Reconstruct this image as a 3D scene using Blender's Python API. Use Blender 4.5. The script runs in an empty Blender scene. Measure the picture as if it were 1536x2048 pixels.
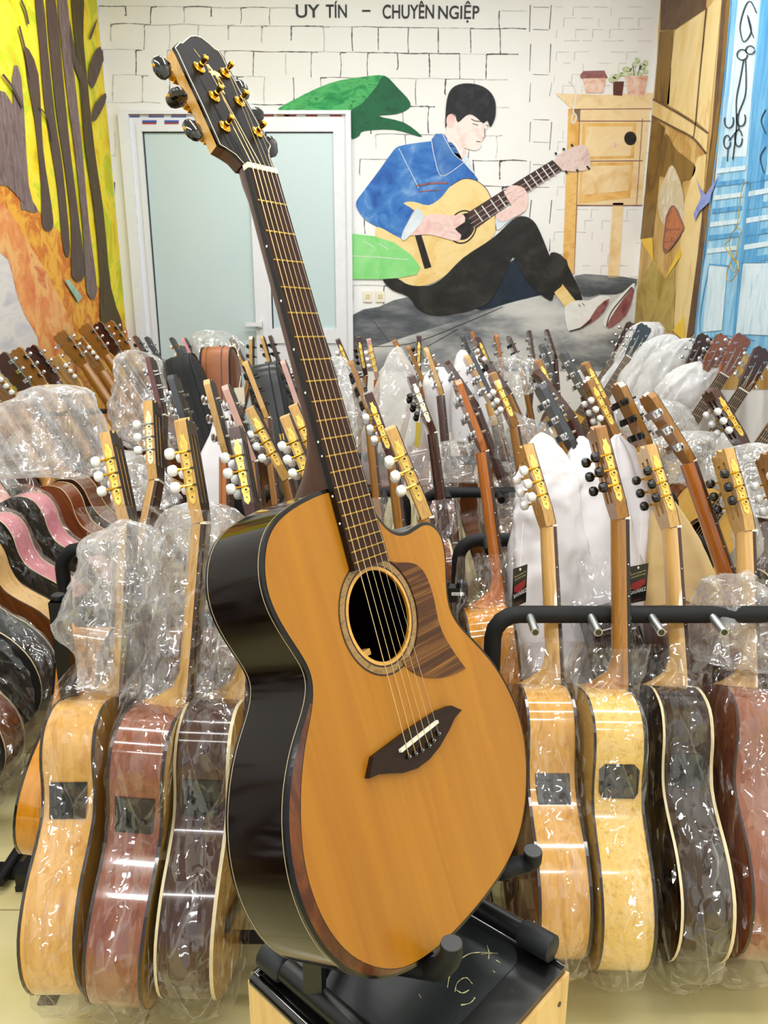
import bpy, bmesh, math, random
import numpy as np
from mathutils import Vector, Matrix, noise
from mathutils.geometry import tessellate_polygon
sc = bpy.context.scene
COL = sc.collection
rnd = random.Random(7)

# ------------------------------------------------------------------ camera, sky, lights, exposure
F = 1560.0                      # focal length in pixels of the 1536x2048 frame
PITCH = math.radians(15.8517)
H = 1.30                        # lens height
cam = bpy.data.cameras.new('camera'); cam_o = bpy.data.objects.new('camera', cam); COL.objects.link(cam_o)
cam_o.location = (0, 0, H); cam_o.rotation_euler = (math.pi/2 - PITCH, 0, 0)
cam.sensor_fit = 'VERTICAL'; cam.sensor_height = 32.0; cam.lens = 32.0*F/2048.0
cam.clip_start = 0.02
cam.dof.use_dof = True; cam.dof.focus_distance = 1.12; cam.dof.aperture_fstop = 16
sc.camera = cam_o
w = bpy.data.worlds.new('street_daylight'); sc.world = w; w.use_nodes = True
w.node_tree.nodes['Background'].inputs[0].default_value = (0.93, 0.97, 1.0, 1)
w.node_tree.nodes['Background'].inputs[1].default_value = .45
def area(name, loc, rot, sx, sy, power, col=(1, 1, 1)):
    l = bpy.data.lights.new(name, 'AREA'); l.shape = 'RECTANGLE'; l.size = sx; l.size_y = sy; l.energy = power; l.color = col
    o = bpy.data.objects.new(name, l); COL.objects.link(o); o.location = loc; o.rotation_euler = rot
    return o
LAMPS = [(-0.75, 0.2), (0.75, 0.2), (-0.75, 1.9), (0.75, 1.9), (-0.75, 3.6), (0.75, 3.6), (-0.75, -1.6), (0.75, -1.6)]
for x, y in LAMPS:
    area('ceiling_light_glow', (x, y, 3.13), (0, 0, 0), 1.2, 0.16, 14 if y > 3 else 11 if y > 0 else 15, (.975, .985, 1))
sc.view_settings.view_transform = 'Standard'
sc.view_settings.look = 'None'
sc.view_settings.gamma = 1.0
sc.view_settings.exposure = 0.8
sc.cycles.max_bounces = 6
sc.cycles.diffuse_bounces = 3
sc.cycles.glossy_bounces = 3
sc.cycles.transparent_max_bounces = 12
sc.cycles.use_adaptive_sampling = True
sc.cycles.adaptive_threshold = 0.06
sc.cycles.caustics_reflective = False
sc.cycles.caustics_refractive = False
sc.cycles.sample_clamp_indirect = 6.0

# ------------------------------------------------------------------ camera geometry helpers (pixel -> world measurement)
_c, _s = math.cos(PITCH), math.sin(PITCH)
def ray(u, v):
    a = (u-768)/F; b = (v-1024)/F
    return Vector((a, _c-b*_s, -_s-b*_c))
def hz(u, v, z):
    d = ray(u, v); return d*((z-H)/d.z)+Vector((0, 0, H))
def hy(u, v, y):
    d = ray(u, v); return d*(y/d.y)+Vector((0, 0, H))
def hx(u, v, x):
    d = ray(u, v); return d*(x/d.x)+Vector((0, 0, H))
def proj(p):
    q = Vector(p)-Vector((0, 0, H))
    dep = q.y*_c-q.z*_s; up = q.y*_s+q.z*_c
    return (768+F*q.x/dep, 1024-F*up/dep)

# ------------------------------------------------------------------ material helpers
def lin(h):
    h = h.lstrip('#'); r = []
    for i in (0, 2, 4):
        c = int(h[i:i+2], 16)/255
        r.append(c/12.92 if c <= 0.04045 else ((c+0.055)/1.055)**2.4)
    return (r[0], r[1], r[2], 1)
class NT:
    def __init__(s, name):
        s.m = bpy.data.materials.new(name); s.m.use_nodes = True; s.t = s.m.node_tree
        s.b = s.t.nodes['Principled BSDF']; s.out = s.t.nodes['Material Output']
    def n(s, typ, **kw):
        x = s.t.nodes.new(typ)
        for k, v in kw.items():
            if k in x.inputs: x.inputs[k].default_value = v
            else: setattr(x, k, v)
        return x
    def l(s, a, b): s.t.links.new(a, b)
    def coord(s, scale=(1, 1, 1), rot=(0, 0, 0)):
        tc = s.n('ShaderNodeTexCoord'); mp = s.n('ShaderNodeMapping')
        mp.inputs['Scale'].default_value = scale; mp.inputs['Rotation'].default_value = rot
        s.l(tc.outputs['Object'], mp.inputs['Vector']); return mp.outputs['Vector']
    def ramp(s, fac, stops):
        r = s.n('ShaderNodeValToRGB'); e = r.color_ramp.elements
        while len(e) > 1: e.remove(e[0])
        e[0].position = stops[0][0]; e[0].color = lin(stops[0][1])
        for p, c in stops[1:]:
            q = e.new(p); q.color = lin(c)
        s.l(fac, r.inputs['Fac']); return r.outputs['Color']
    def bump(s, h, strength, dist):
        b = s.n('ShaderNodeBump', Strength=strength, Distance=dist); s.l(h, b.inputs['Height'])
        s.l(b.outputs['Normal'], s.b.inputs['Normal']); return b.outputs['Normal']
    def set(s, rough=.5, metal=0, coat=0, spec=.5):
        s.b.inputs['Roughness'].default_value = rough; s.b.inputs['Metallic'].default_value = metal
        s.b.inputs['Coat Weight'].default_value = coat; s.b.inputs['Coat Roughness'].default_value = .04
        s.b.inputs['Specular IOR Level'].default_value = spec
_mc = {}
def plain(name, col, rough=.5, metal=0, coat=0, spec=.5, col2=None, scale=6, bump=0, bscale=200):
    if name in _mc: return _mc[name]
    N = NT(name); N.set(rough, metal, coat, spec)
    v = N.coord()
    ns = N.n('ShaderNodeTexNoise', Scale=float(scale), Detail=4.0); N.l(v, ns.inputs['Vector'])
    if col2 is None:
        mx = N.n('ShaderNodeMapRange'); N.l(ns.outputs['Fac'], mx.inputs['Value'])
        mx.inputs['To Min'].default_value = max(.02, rough-.04); mx.inputs['To Max'].default_value = rough+.04
        N.l(mx.outputs['Result'], N.b.inputs['Roughness'])
        N.b.inputs['Base Color'].default_value = lin(col)
    else:
        N.l(N.ramp(ns.outputs['Fac'], [(.32, col), (.68, col2)]), N.b.inputs['Base Color'])
    if bump:
        n2 = N.n('ShaderNodeTexNoise', Scale=float(bscale), Detail=3.0); N.l(v, n2.inputs['Vector']); N.bump(n2.outputs['Fac'], bump, .002)
    _mc[name] = N.m; return N.m
def wood(name, c1, c2, c3=None, axis='z', freq=60, rough=.3, coat=.5, stretch=14, wave=False, rot=(0, 0, 0), spec=.5):
    """grain runs along the given local axis"""
    if name in _mc: return _mc[name]
    N = NT(name); N.set(rough, 0, coat, spec)
    sc3 = [freq, freq, freq]; sc3['xyz'.index(axis)] = freq/stretch
    v = N.coord(tuple(sc3), rot)
    ns = N.n('ShaderNodeTexNoise', Scale=1.0, Detail=5.0, Roughness=.62, Distortion=.6); N.l(v, ns.inputs['Vector'])
    st = [(.3, c1), (.7, c2)] if c3 is None else [(.25, c1), (.5, c2), (.75, c3)]
    c = N.ramp(ns.outputs['Fac'], st)
    if wave:
        wv = N.n('ShaderNodeTexNoise', Scale=.22, Detail=2.0, Distortion=1.2); N.l(v, wv.inputs['Vector'])
        c2_ = N.ramp(wv.outputs['Fac'], [(.35, c1), (.65, c2)])
        mx = N.n('ShaderNodeMixRGB'); mx.inputs[0].default_value = .55; N.l(c, mx.inputs[1]); N.l(c2_, mx.inputs[2]); c = mx.outputs[0]
    N.l(c, N.b.inputs['Base Color'])
    _mc[name] = N.m; return N.m
def paint(name, stops, scale=8, rough=.55, stretch=(1, 1, 1), detail=4.0, dist=1.0):
    if name in _mc: return _mc[name]
    N = NT(name); N.set(rough, 0, 0, .3)
    v = N.coord(stretch)
    ns = N.n('ShaderNodeTexNoise', Scale=float(scale), Detail=detail, Roughness=.6, Distortion=dist); N.l(v, ns.inputs['Vector'])
    n = len(stops)
    N.l(N.ramp(ns.outputs['Fac'], [(.3+.4*i/max(1, n-1), c) for i, c in enumerate(stops)]), N.b.inputs['Base Color'])
    _mc[name] = N.m; return N.m
def film(name, haze=.05, tint='#ffffff', gloss=.09, scale=9, ridge=.35, crease=.035, rough=.07, bump=.6, facet=.55, fs=34, patch=.12):
    """thin clear plastic film: mostly clear, milky along its creases, with sharp glints"""
    if name in _mc: return _mc[name]
    N = NT(name); N.t.nodes.remove(N.b)
    v = N.coord((1, 1, .55))
    def rid(sc_, det, dist):
        n = N.n('ShaderNodeTexNoise', Scale=float(sc_), Detail=det, Roughness=.5, Distortion=dist); N.l(v, n.inputs['Vector'])
        s_ = N.n('ShaderNodeMath', operation='SUBTRACT'); N.l(n.outputs['Fac'], s_.inputs[0]); s_.inputs[1].default_value = .5
        a_ = N.n('ShaderNodeMath', operation='ABSOLUTE'); N.l(s_.outputs[0], a_.inputs[0]); return a_.outputs[0]
    vo = N.n('ShaderNodeTexVoronoi', feature='DISTANCE_TO_EDGE', Scale=float(scale)*1.5); vo.inputs['Randomness'].default_value = 1
    N.l(N.coord((1, 1, .4), (.3, .2, .1)), vo.inputs['Vector'])
    r1, r2 = vo.outputs['Distance'], rid(scale*3.1, 1.0, .35)
    m_ = N.n('ShaderNodeMath', operation='MULTIPLY_ADD'); N.l(r2, m_.inputs[0]); m_.inputs[1].default_value = .4; N.l(r1, m_.inputs[2])
    bp_ = N.n('ShaderNodeBump', Strength=bump, Distance=.45/scale); N.l(m_.outputs[0], bp_.inputs['Height'])
    fv = N.n('ShaderNodeTexVoronoi', feature='F1', Scale=float(fs)); wv_ = N.n('ShaderNodeTexNoise', Scale=float(fs)*.5, Detail=1.0)
    vv = N.coord((1, 1, .45), (.35, .25, .15)); N.l(vv, wv_.inputs['Vector'])
    wm = N.n('ShaderNodeMixRGB', blend_type='ADD'); wm.inputs[0].default_value = .03; N.l(vv, wm.inputs[1]); N.l(wv_.outputs['Color'], wm.inputs[2]); N.l(wm.outputs[0], fv.inputs['Vector'])
    sb = N.n('ShaderNodeVectorMath', operation='SUBTRACT'); N.l(fv.outputs['Color'], sb.inputs[0]); sb.inputs[1].default_value = (.5, .5, .5)
    sm = N.n('ShaderNodeVectorMath', operation='SCALE'); N.l(sb.outputs[0], sm.inputs[0]); sm.inputs['Scale'].default_value = facet*2
    ge = N.n('ShaderNodeNewGeometry'); sa = N.n('ShaderNodeVectorMath', operation='ADD'); N.l(ge.outputs['Normal'], sa.inputs[0]); N.l(sm.outputs[0], sa.inputs[1])
    nn_ = N.n('ShaderNodeVectorMath', operation='NORMALIZE'); N.l(sa.outputs[0], nn_.inputs[0]); N.l(nn_.outputs[0], bp_.inputs['Normal'])
    sx_ = N.n('ShaderNodeSeparateColor'); N.l(fv.outputs['Color'], sx_.inputs[0])
    pt_ = N.n('ShaderNodeMapRange'); N.l(sx_.outputs[0], pt_.inputs['Value']); pt_.inputs['From Min'].default_value = .72; pt_.inputs['From Max'].default_value = .95; pt_.inputs['To Max'].default_value = patch
    tr = N.n('ShaderNodeBsdfTransparent'); tr.inputs[0].default_value = (.985, .982, .978, 1)
    df = N.n('ShaderNodeBsdfDiffuse'); df.inputs[0].default_value = lin(tint)
    tl = N.n('ShaderNodeBsdfTranslucent'); tl.inputs[0].default_value = lin(tint)
    dm = N.n('ShaderNodeMixShader'); dm.inputs[0].default_value = .45; N.l(df.outputs[0], dm.inputs[1]); N.l(tl.outputs[0], dm.inputs[2])
    def edge(r, w_, amt):
        q = N.n('ShaderNodeMapRange', interpolation_type='SMOOTHSTEP'); q.inputs['From Min'].default_value = 0; q.inputs['From Max'].default_value = w_
        q.inputs['To Min'].default_value = amt; q.inputs['To Max'].default_value = 0; N.l(r, q.inputs['Value']); return q.outputs[0]
    def add(a_, b_, op='ADD'):
        q = N.n('ShaderNodeMath', operation=op, use_clamp=True); N.l(a_, q.inputs[0])
        if isinstance(b_, float): q.inputs[1].default_value = b_
        else: N.l(b_, q.inputs[1])
        return q.outputs[0]
    big = N.n('ShaderNodeTexNoise', Scale=float(scale)*.5, Detail=3.0, Distortion=.5); N.l(v, big.inputs['Vector'])
    msk = N.n('ShaderNodeMapRange'); N.l(big.outputs['Fac'], msk.inputs['Value']); msk.inputs['From Min'].default_value = .42; msk.inputs['From Max'].default_value = .62
    lw = N.n('ShaderNodeLayerWeight', Blend=.3)
    fc = add(lw.outputs['Facing'], 2.0, 'POWER')
    ed = add(add(edge(r1, crease, ridge), edge(r2, crease*1.3, ridge*.5)), msk.outputs[0], 'MULTIPLY')
    al = add(add(add(ed, float(haze)), add(fc, float(haze)*2.5, 'MULTIPLY')), add(msk.outputs[0], float(haze)*.8, 'MULTIPLY'))
    pm_ = add(pt_.outputs[0], msk.outputs[0], 'MULTIPLY'); al = add(al, pm_)
    m1 = N.n('ShaderNodeMixShader'); N.l(al, m1.inputs[0]); N.l(tr.outputs[0], m1.inputs[1]); N.l(dm.outputs[0], m1.inputs[2])
    gl = N.n('ShaderNodeBsdfGlossy'); gl.inputs['Roughness'].default_value = rough; gl.inputs[0].default_value = (1, 1, 1, 1); N.l(bp_.outputs[0], gl.inputs['Normal'])
    gf = add(add(fc, .25, 'MULTIPLY'), float(gloss))
    m2 = N.n('ShaderNodeMixShader'); N.l(gf, m2.inputs[0]); N.l(m1.outputs[0], m2.inputs[1]); N.l(gl.outputs[0], m2.inputs[2])
    N.l(m2.outputs[0], N.out.inputs['Surface'])
    _mc[name] = N.m; return N.m

# ------------------------------------------------------------------ object helpers
def tag(o, label=None, cat=None, group=None, kind=None):
    if label: o['label'] = label
    if cat: o['category'] = cat
    if group: o['group'] = group
    if kind: o['kind'] = kind
    return o
def empty(name, M, label=None, cat=None, group=None, kind=None):
    o = bpy.data.objects.new(name, None); COL.objects.link(o); o.empty_display_size = .02
    o.matrix_world = M if isinstance(M, Matrix) else Matrix.Translation(M)
    return tag(o, label, cat, group, kind)
def me_data(name, verts, faces, smooth=False, idx=None, nmat=1):
    me = bpy.data.meshes.new(name); me.from_pydata([tuple(v) for v in verts], [], faces)
    for i in range(nmat): me.materials.append(None)
    if idx: me.polygons.foreach_set('material_index', idx)
    if smooth: me.polygons.foreach_set('use_smooth', [True]*len(me.polygons))
    me.update(); return me
def link(name, me, mats, parent=None, label=None, kind=None, M=None):
    o = bpy.data.objects.new(name, me); COL.objects.link(o)
    if not isinstance(mats, (list, tuple)): mats = [mats]
    for i, m in enumerate(mats):
        if i < len(me.materials):
            if me.materials[i] is None: me.materials[i] = m
            elif me.materials[i] is not m:
                o.material_slots[i].link = 'OBJECT'; o.material_slots[i].material = m
    if M is not None: o.matrix_basis = M
    if parent is not None: o.parent = parent
    if label: o['label'] = label
    if kind: o['kind'] = kind
    return o
class MB:
    """collects verts / faces"""
    def __init__(s): s.v = []; s.f = []; s.i = []; s.mi = 0
    def add(s, vs, fs):
        n = len(s.v); s.v += [tuple(v) for v in vs]; s.f += [tuple(a+n for a in f) for f in fs]; s.i += [s.mi]*len(fs); return s
    def box(s, a, b, M=None, bev=0):
        x0, y0, z0 = a; x1, y1, z1 = b
        vs = [Vector(p) for p in ((x0,y0,z0),(x1,y0,z0),(x1,y1,z0),(x0,y1,z0),(x0,y0,z1),(x1,y0,z1),(x1,y1,z1),(x0,y1,z1))]
        if M is not None: vs = [M@p for p in vs]
        return s.add(vs, [(3,2,1,0),(4,5,6,7),(0,1,5,4),(1,2,6,5),(2,3,7,6),(3,0,4,7)])
    def tube(s, pts, r, n=8, caps=True):
        pts = [Vector(p) for p in pts]; k = len(pts)
        rs = r if isinstance(r, (list, tuple)) else [r]*k
        vs = []; up = None
        for i, p in enumerate(pts):
            t = (pts[min(i+1, k-1)]-pts[max(i-1, 0)]).normalized()
            if up is None: up = t.orthogonal().normalized()
            up = (up-t*up.dot(t)).normalized(); sd = t.cross(up)
            for j in range(n):
                a = 2*math.pi*j/n; vs.append(p+(up*math.cos(a)+sd*math.sin(a))*rs[i])
        fs = [(i*n+j, i*n+(j+1) % n, (i+1)*n+(j+1) % n, (i+1)*n+j) for i in range(k-1) for j in range(n)]
        if caps: fs += [tuple(reversed(range(n))), tuple(range((k-1)*n, k*n))]
        return s.add(vs, fs)
    def ell(s, c, r, nu=10, nv=6, M=None):
        vs = []; fs = []
        for i in range(nv+1):
            th = math.pi*i/nv
            for j in range(nu):
                a = 2*math.pi*j/nu; p = Vector((r[0]*math.sin(th)*math.cos(a), r[1]*math.sin(th)*math.sin(a), r[2]*math.cos(th)))
                vs.append((M@p if M is not None else p)+Vector(c))
        for i in range(nv):
            for j in range(nu): fs.append((i*nu+j, (i+1)*nu+j, (i+1)*nu+(j+1) % nu, i*nu+(j+1) % nu))
        return s.add(vs, fs)
    def prism(s, pts, off):
        """polygon pts (3d list) extruded by vector off"""
        n = len(pts); pts = [Vector(p) for p in pts]; off = Vector(off)
        tri = tessellate_polygon([pts]); A = pts; B = [p+off for p in pts]
        fs = [tuple(t) for t in tri]+[tuple(n+a for a in reversed(t)) for t in tri]+[(i, (i+1) % n, n+(i+1) % n, n+i) for i in range(n)]
        return s.add(A+B, fs)
    def data(s, name, smooth=False, nmat=None):
        me = me_data(name, s.v, s.f, smooth, s.i, nmat or (max(s.i)+1 if s.i else 1))
        bm = bmesh.new(); bm.from_mesh(me); bmesh.ops.recalc_face_normals(bm, faces=bm.faces); bm.to_mesh(me); bm.free()
        if smooth:
            try: me.set_sharp_from_angle(angle=math.radians(42))
            except Exception: pass
        return me
    def build(s, name, mats, parent=None, label=None, smooth=False, kind=None):
        return link(name, s.data(name, smooth), mats, parent, label, kind)
def catmull(pts, sub=6, closed=True):
    P = [Vector(p) for p in pts]; n = len(P); out = []
    rng = range(n if closed else n-1)
    for i in rng:
        g = (lambda k: P[k % n]) if closed else (lambda k: P[max(0, min(n-1, k))])
        a, b, c, d = g(i-1), g(i), g(i+1), g(i+2)
        for k in range(sub):
            t = k/sub
            out.append(.5*((2*b)+(c-a)*t+(2*a-5*b+4*c-d)*t*t+(3*b-a-3*c+d)*t**3))
    if not closed: out.append(P[-1])
    return out
def V(*a): return Vector(a)
def fill(pts3, holes=()):
    loops = [[Vector(p) for p in pts3]]+[[Vector(p) for p in h] for h in holes]
    flat = [p for l in loops for p in l]
    return flat, [tuple(t) for t in tessellate_polygon(loops)]

# ------------------------------------------------------------------ common materials
M_wall = plain('white_wall_paint', '#e9e8e4', .7, spec=.2, col2='#f1f0ed', scale=1.5)
M_ceil = plain('ceiling_white', '#eeeeec', .8, spec=.1)
M_blackfoam = plain('black_foam', '#0c0d0f', .62, spec=.35, bump=.25, bscale=260)
M_blackmetal = plain('black_powder_coat', '#08090a', .38, spec=.45)
M_rubber = plain('black_rubber', '#1a1c1f', .5, spec=.4)
M_gold = plain('gold_metal', '#e8b33a', .16, 1.0)
M_goldp = plain('gold_tuner_plate', '#f3d374', .3, .65, col2='#dcb248', scale=120)
M_brass = plain('brass_fret', '#b99a52', .28, 1.0)
M_chrome = plain('chrome', '#d7d9dc', .12, 1.0)
M_silverp = plain('pale_tuner_plate', '#e6e0c8', .25, .7, col2='#d2c489', scale=120)
M_steel = plain('peg_steel', '#b9bfc2', .32, .9)
M_pearl = plain('pearl_button', '#f2f2ee', .22, spec=.6)
M_blackbtn = plain('black_button', '#0d0d0e', .15, spec=.6)
M_bone = plain('bone', '#efe8d6', .35)
M_darkring = plain('dark_roller', '#4a4236', .4, .5)
M_blackgloss = plain('black_gloss', '#060606', .08, coat=.6)
M_cream = plain('cream_binding', '#d9c9a0', .35)
M_brownbind = plain('dark_binding', '#1d130d', .25, coat=.5)
M_string = plain('steel_string', '#cfc4ad', .3, 1.0)
M_bronze = plain('bronze_string', '#d8bf8d', .3, 1.0)
M_dot = plain('white_dot', '#f2f2ee', .4)
M_fb = wood('fretboard_rosewood', '#2a1710', '#47291c', axis='z', freq=220, rough=.45, coat=.0)
M_ebony = wood('fretboard_ebony', '#0e0b0a', '#1f1712', axis='z', freq=220, rough=.4, coat=0)
M_film = film('clear_plastic_film', haze=.018, scale=10, ridge=.25, crease=.02, fs=40)
M_film2 = film('milky_plastic_film', haze=.09, tint='#f8f6f3', scale=8, crease=.02)
M_film3 = film('crumpled_plastic_film', haze=.12, scale=10, ridge=.3, crease=.02, gloss=.16, fs=30, patch=.4, facet=.7)
M_film4 = film('thin_clear_film', haze=.004, gloss=.075, scale=8, ridge=.4, crease=.02, fs=40, patch=.10, facet=.6)
M_sheet = plain('white_foam_sheet', '#ece9ea', .6, spec=.3, bump=.2, bscale=90)

# ------------------------------------------------------------------ room
D = 5.10
XL = hy(222, 300, D).x; XR = hy(1296, 300, D).x
ZC = 3.2; YF = -2.2
def quad(name, pts, mat, kind='structure'):
    return tag(link(name, me_data(name, pts, [tuple(range(len(pts)))]), mat), kind=kind)
def slab(name, a, b, mat):
    return tag(MB().box(a, b).build(name, mat), kind='structure')
wall_back = slab('wall_back', (XL-.12, D, 0), (XR+.12, D+.12, ZC), M_wall)
wall_left = slab('wall_left', (XL-.12, YF, 0), (XL, D, ZC), M_wall)
wall_right = slab('wall_right', (XR, YF, 0), (XR+.12, D, ZC), M_wall)
ceiling = slab('ceiling', (XL-.12, YF, ZC), (XR+.12, D+.12, ZC+.1), M_ceil)
M_tile = plain('beige_floor_tile', '#d6c888', .22, coat=.25, col2='#e2d7a2', scale=7)
M_grout = plain('tile_grout', '#a89b6e', .8)
floor = slab('floor', (XL-.12, YF, -.1), (XR+.12, D+.12, -.004), M_grout)
tile_me = None; TS = .6
x = XL
while x < XR-.01:
    y = YF
    while y < D-.01:
        wx = min(TS, XR-x); wy = min(TS, D-y)
        b = MB().box((x+.002, y+.002, -.004), (x+wx-.002, y+wy-.002, 0))
        b.build('floor_tile', M_tile, floor)
        y += TS
    x += TS
# ceiling lamps (fluorescent battens)
M_tube = NT('lamp_tube'); M_tube.b.inputs['Emission Color'].default_value = (1, .98, .94, 1); M_tube.b.inputs['Emission Strength'].default_value = 6
for k, (x, y) in enumerate(LAMPS):
    fx = ('left', 'right')[k % 2]
    r = empty('ceiling_lamp', V(x, y, 3.2), 'white fluorescent batten on the %s side of the ceiling, %s' % (fx, ('second nearest the door', 'third from the door', 'nearest the door', 'farthest from the door')[(0 if abs(y-1.9) < .1 else 1 if abs(y-.2) < .1 else 2 if y > 3 else 3)]), 'lamp', 'ceiling battens')
    MB().box((-.62, -.05, -.04), (.62, .05, 0)).build('batten', M_ceil, r)
    MB().tube([(-.6, 0, -.055), (.6, 0, -.055)], .014, 8).build('lamp_tube', M_tube.m, r)

# ------------------------------------------------------------------ murals
class Wall:
    def __init__(s, fn, off, nrm): s.fn = fn; s.off = off; s.n = Vector(nrm)
    def p(s, u, v, layer): return s.fn(u, v, s.off)+s.n*(.0012+.0009*layer)
WB = Wall(hy, D, (0, -1, 0)); WL = Wall(hx, XL, (1, 0, 0)); WR = Wall(hx, XR, (-1, 0, 0))
def T7(p): return (560+p[0]/2.0211, p[1]/2.0211)
def T8(p): return (1240+p[0]/2.696, p[1]/2.696)
def T5(p): return (p[0]/2.694, p[1]/2.694)
def ID(p): return p
def patch(root, wall, name, pts, mat, layer, T=ID, smooth=4, label=None):
    P = [V(*T(q), 0) for q in pts]
    if smooth: P = catmull(P, smooth)
    W = [wall.p(q.x, q.y, layer) for q in P]
    fl, tr = fill(W)
    me = me_data(name, fl, tr)
    bm = bmesh.new(); bm.from_mesh(me)
    for f in bm.faces:
        if f.normal.dot(wall.n) < 0: f.normal_flip()
    bm.to_mesh(me); bm.free()
    return link(name, me, mat, root, label)
def strokes(root, wall, name, lines, mat, layer, T=ID, kind='stuff', jit=0):
    """lines: (width_px, [points])"""
    b = MB()
    for wd, pts in lines:
        P = [V(*T(q), 0) for q in pts]
        if len(P) > 2: P = catmull(P, 5, False)
        L = []
        for i, p in enumerate(P):
            t = (P[min(i+1, len(P)-1)]-P[max(i-1, 0)]).normalized(); nn = V(-t.y, t.x, 0)
            ww = wd*.5*(1 if not jit else rnd.uniform(1-jit, 1+jit))
            L.append((p+nn*ww, p-nn*ww))
        vs = [wall.p(q.x, q.y, layer) for pr in L for q in pr]
        b.add(vs, [(2*i, 2*i+1, 2*i+3, 2*i+2) for i in range(len(L)-1)])
    o = link(name, me_data(name, b.v, b.f), mat, root)
    if kind: o['kind'] = kind
    return o
def circ(cx, cy, rx, ry=None, n=14, rot=0):
    ry = ry or rx; o = []
    for i in range(n):
        a = 2*math.pi*i/n; x, y = rx*math.cos(a), ry*math.sin(a)
        o.append((cx+x*math.cos(rot)-y*math.sin(rot), cy+x*math.sin(rot)+y*math.cos(rot)))
    return o
# --- brick lines painted on the back wall
P_line = paint('painted_line_black', ['#2c2a28', '#6f6a66'], 30)
P_lineg = paint('painted_line_grey', ['#a9a6a2', '#d4d2cf'], 30)
lines = []; glines = []
rowv = [12, 48, 99, 150, 205, 262, 312, 364, 413, 467, 515, 565, 612]
for k in range(len(rowv)-1):
    v0, v1 = rowv[k], rowv[k+1]
    for (ua, ub) in ((200, 1010),):
        u = ua+(k % 2)*28+rnd.uniform(-6, 6); prev = None
        while u < ub:
            in_door = (v1 > 222 and 236 < u < 704)
            nu = u+58+rnd.uniform(-8, 10)
            if not in_door and not (v0 < 44 and 580 < u < 970):
                dv = (u-200)*.012
                dst = lines if rnd.random() < (.8 if u > 480 else .3) else glines
                lw = rnd.uniform(1.0, 2.6)
                a = rnd.uniform(0, 6) if rnd.random() < .75 else rnd.uniform(12, 26)
                dst.append((lw, [(u, v0+dv+rnd.uniform(-1, 1)), (u+rnd.uniform(-2, 2), v0+dv+(v1-v0)*.5), (u+rnd.uniform(-1.5, 1.5), v1+dv-a)]))
                if rnd.random() < .4: dst.append((lw*1.3, [(u-1, v0+dv+5), (u+2, v0+dv+1), (u+12, v0+dv+rnd.uniform(-1, 1))]))
            if not (v0 > 222 and 228 < u < 704) and not (v0 < 44 and 560 < u < 970):
                dv = (u-200)*.012
                dst = lines if rnd.random() < (.65 if u > 480 else .25) else glines
                e = min(nu, 232) if (v0 > 222 and u < 232) else nu
                if rnd.random() < .93: dst.append((rnd.uniform(.9, 2.2), [(u, v0+dv), ((u+e)/2, v0+dv+rnd.uniform(-1.5, 1.5)), (e, v0+dv+.5)]))
            u = nu
# pilaster and the fine bricks on the right
for u in (1062, 1102): lines += [(1.4, [(u+rnd.uniform(-2, 2), a), (u-3, a+rnd.uniform(25, 60))]) for a in range(10, 560, 78)]
for r in range(0, 26):
    v = 14+r*22.5
    for q in range(6):
        u = 1112+q*36+(r % 2)*18+rnd.uniform(-4, 4)
        if u > 1290: continue
        if rnd.random() < .72: glines.append((1.0, [(u, v), (u+rnd.uniform(14, 32), v+rnd.uniform(-1, 1))]))
        if rnd.random() < .5: glines.append((1.0, [(u, v), (u-1, v+18)]))
    if r % 2 == 0 and rnd.random() < .8: lines.append((1.0, [(1066, v), (1098, v+1)]))
strokes(wall_back, WB, 'painted_brick_line', lines, P_line, 0, jit=.5)
strokes(wall_back, WB, 'painted_faint_brick_line', glines, P_lineg, 0, jit=.4)
# --- lettering
P_ink = plain('lettering_black', '#14110f', .5)
def text(parent, name, body, p0, p1, zc, hgt, mat, axisx=V(1, 0, 0), axisy=V(0, 0, 1), off=0.0):
    """text whose left/right ends are at p0 / p1 and whose height is hgt; oriented by axes"""
    c = bpy.data.curves.new(name, 'FONT'); c.body = body; c.size = 1; c.extrude = 0; c.offset = off
    o = bpy.data.objects.new(name, c); COL.objects.link(o)
    bpy.context.view_layer.update()
    dg = bpy.context.evaluated_depsgraph_get(); me = bpy.data.meshes.new_from_object(o.evaluated_get(dg))
    bpy.data.objects.remove(o)
    co = np.array([v.co[:] for v in me.vertices]); lo, hi = co.min(0), co.max(0)
    wd = (p1-p0).length
    for v in me.vertices:
        q = p0+axisx*((v.co.x-lo[0])/(hi[0]-lo[0])*wd)+axisy*((v.co.y-lo[1])/(hi[1]-lo[1])*hgt)
        v.co = q
    me.materials.clear(); me.materials.append(None); me.update()
    return link(name, me, mat, parent)
sign = empty('painted_sign', WB.p(775, 22, 1), 'black hand-painted words along the top of the white brick wall', 'lettering')
inv = sign.matrix_world.inverted()
def on(root, o):
    o.parent = root; o.matrix_parent_inverse = root.matrix_world.inverted(); return o
for body, u0, u1, va, vb in (('UY', 592, 640, 9, 36), ('TÍN', 652, 694, 2, 36), ('–', 724, 741, 20, 24), ('CHUYÊN', 765, 868, 2, 38), ('NGIỆP', 876, 958, 2, 46)):
    p0, p1 = WB.p(u0, vb, 1), WB.p(u1, vb, 1); h = (WB.p(u0, va, 1)-WB.p(u0, vb, 1)).length
    on(sign, text(None, 'painted_word', body, p0, p1, 0, h, P_ink, off=.018))
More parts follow.
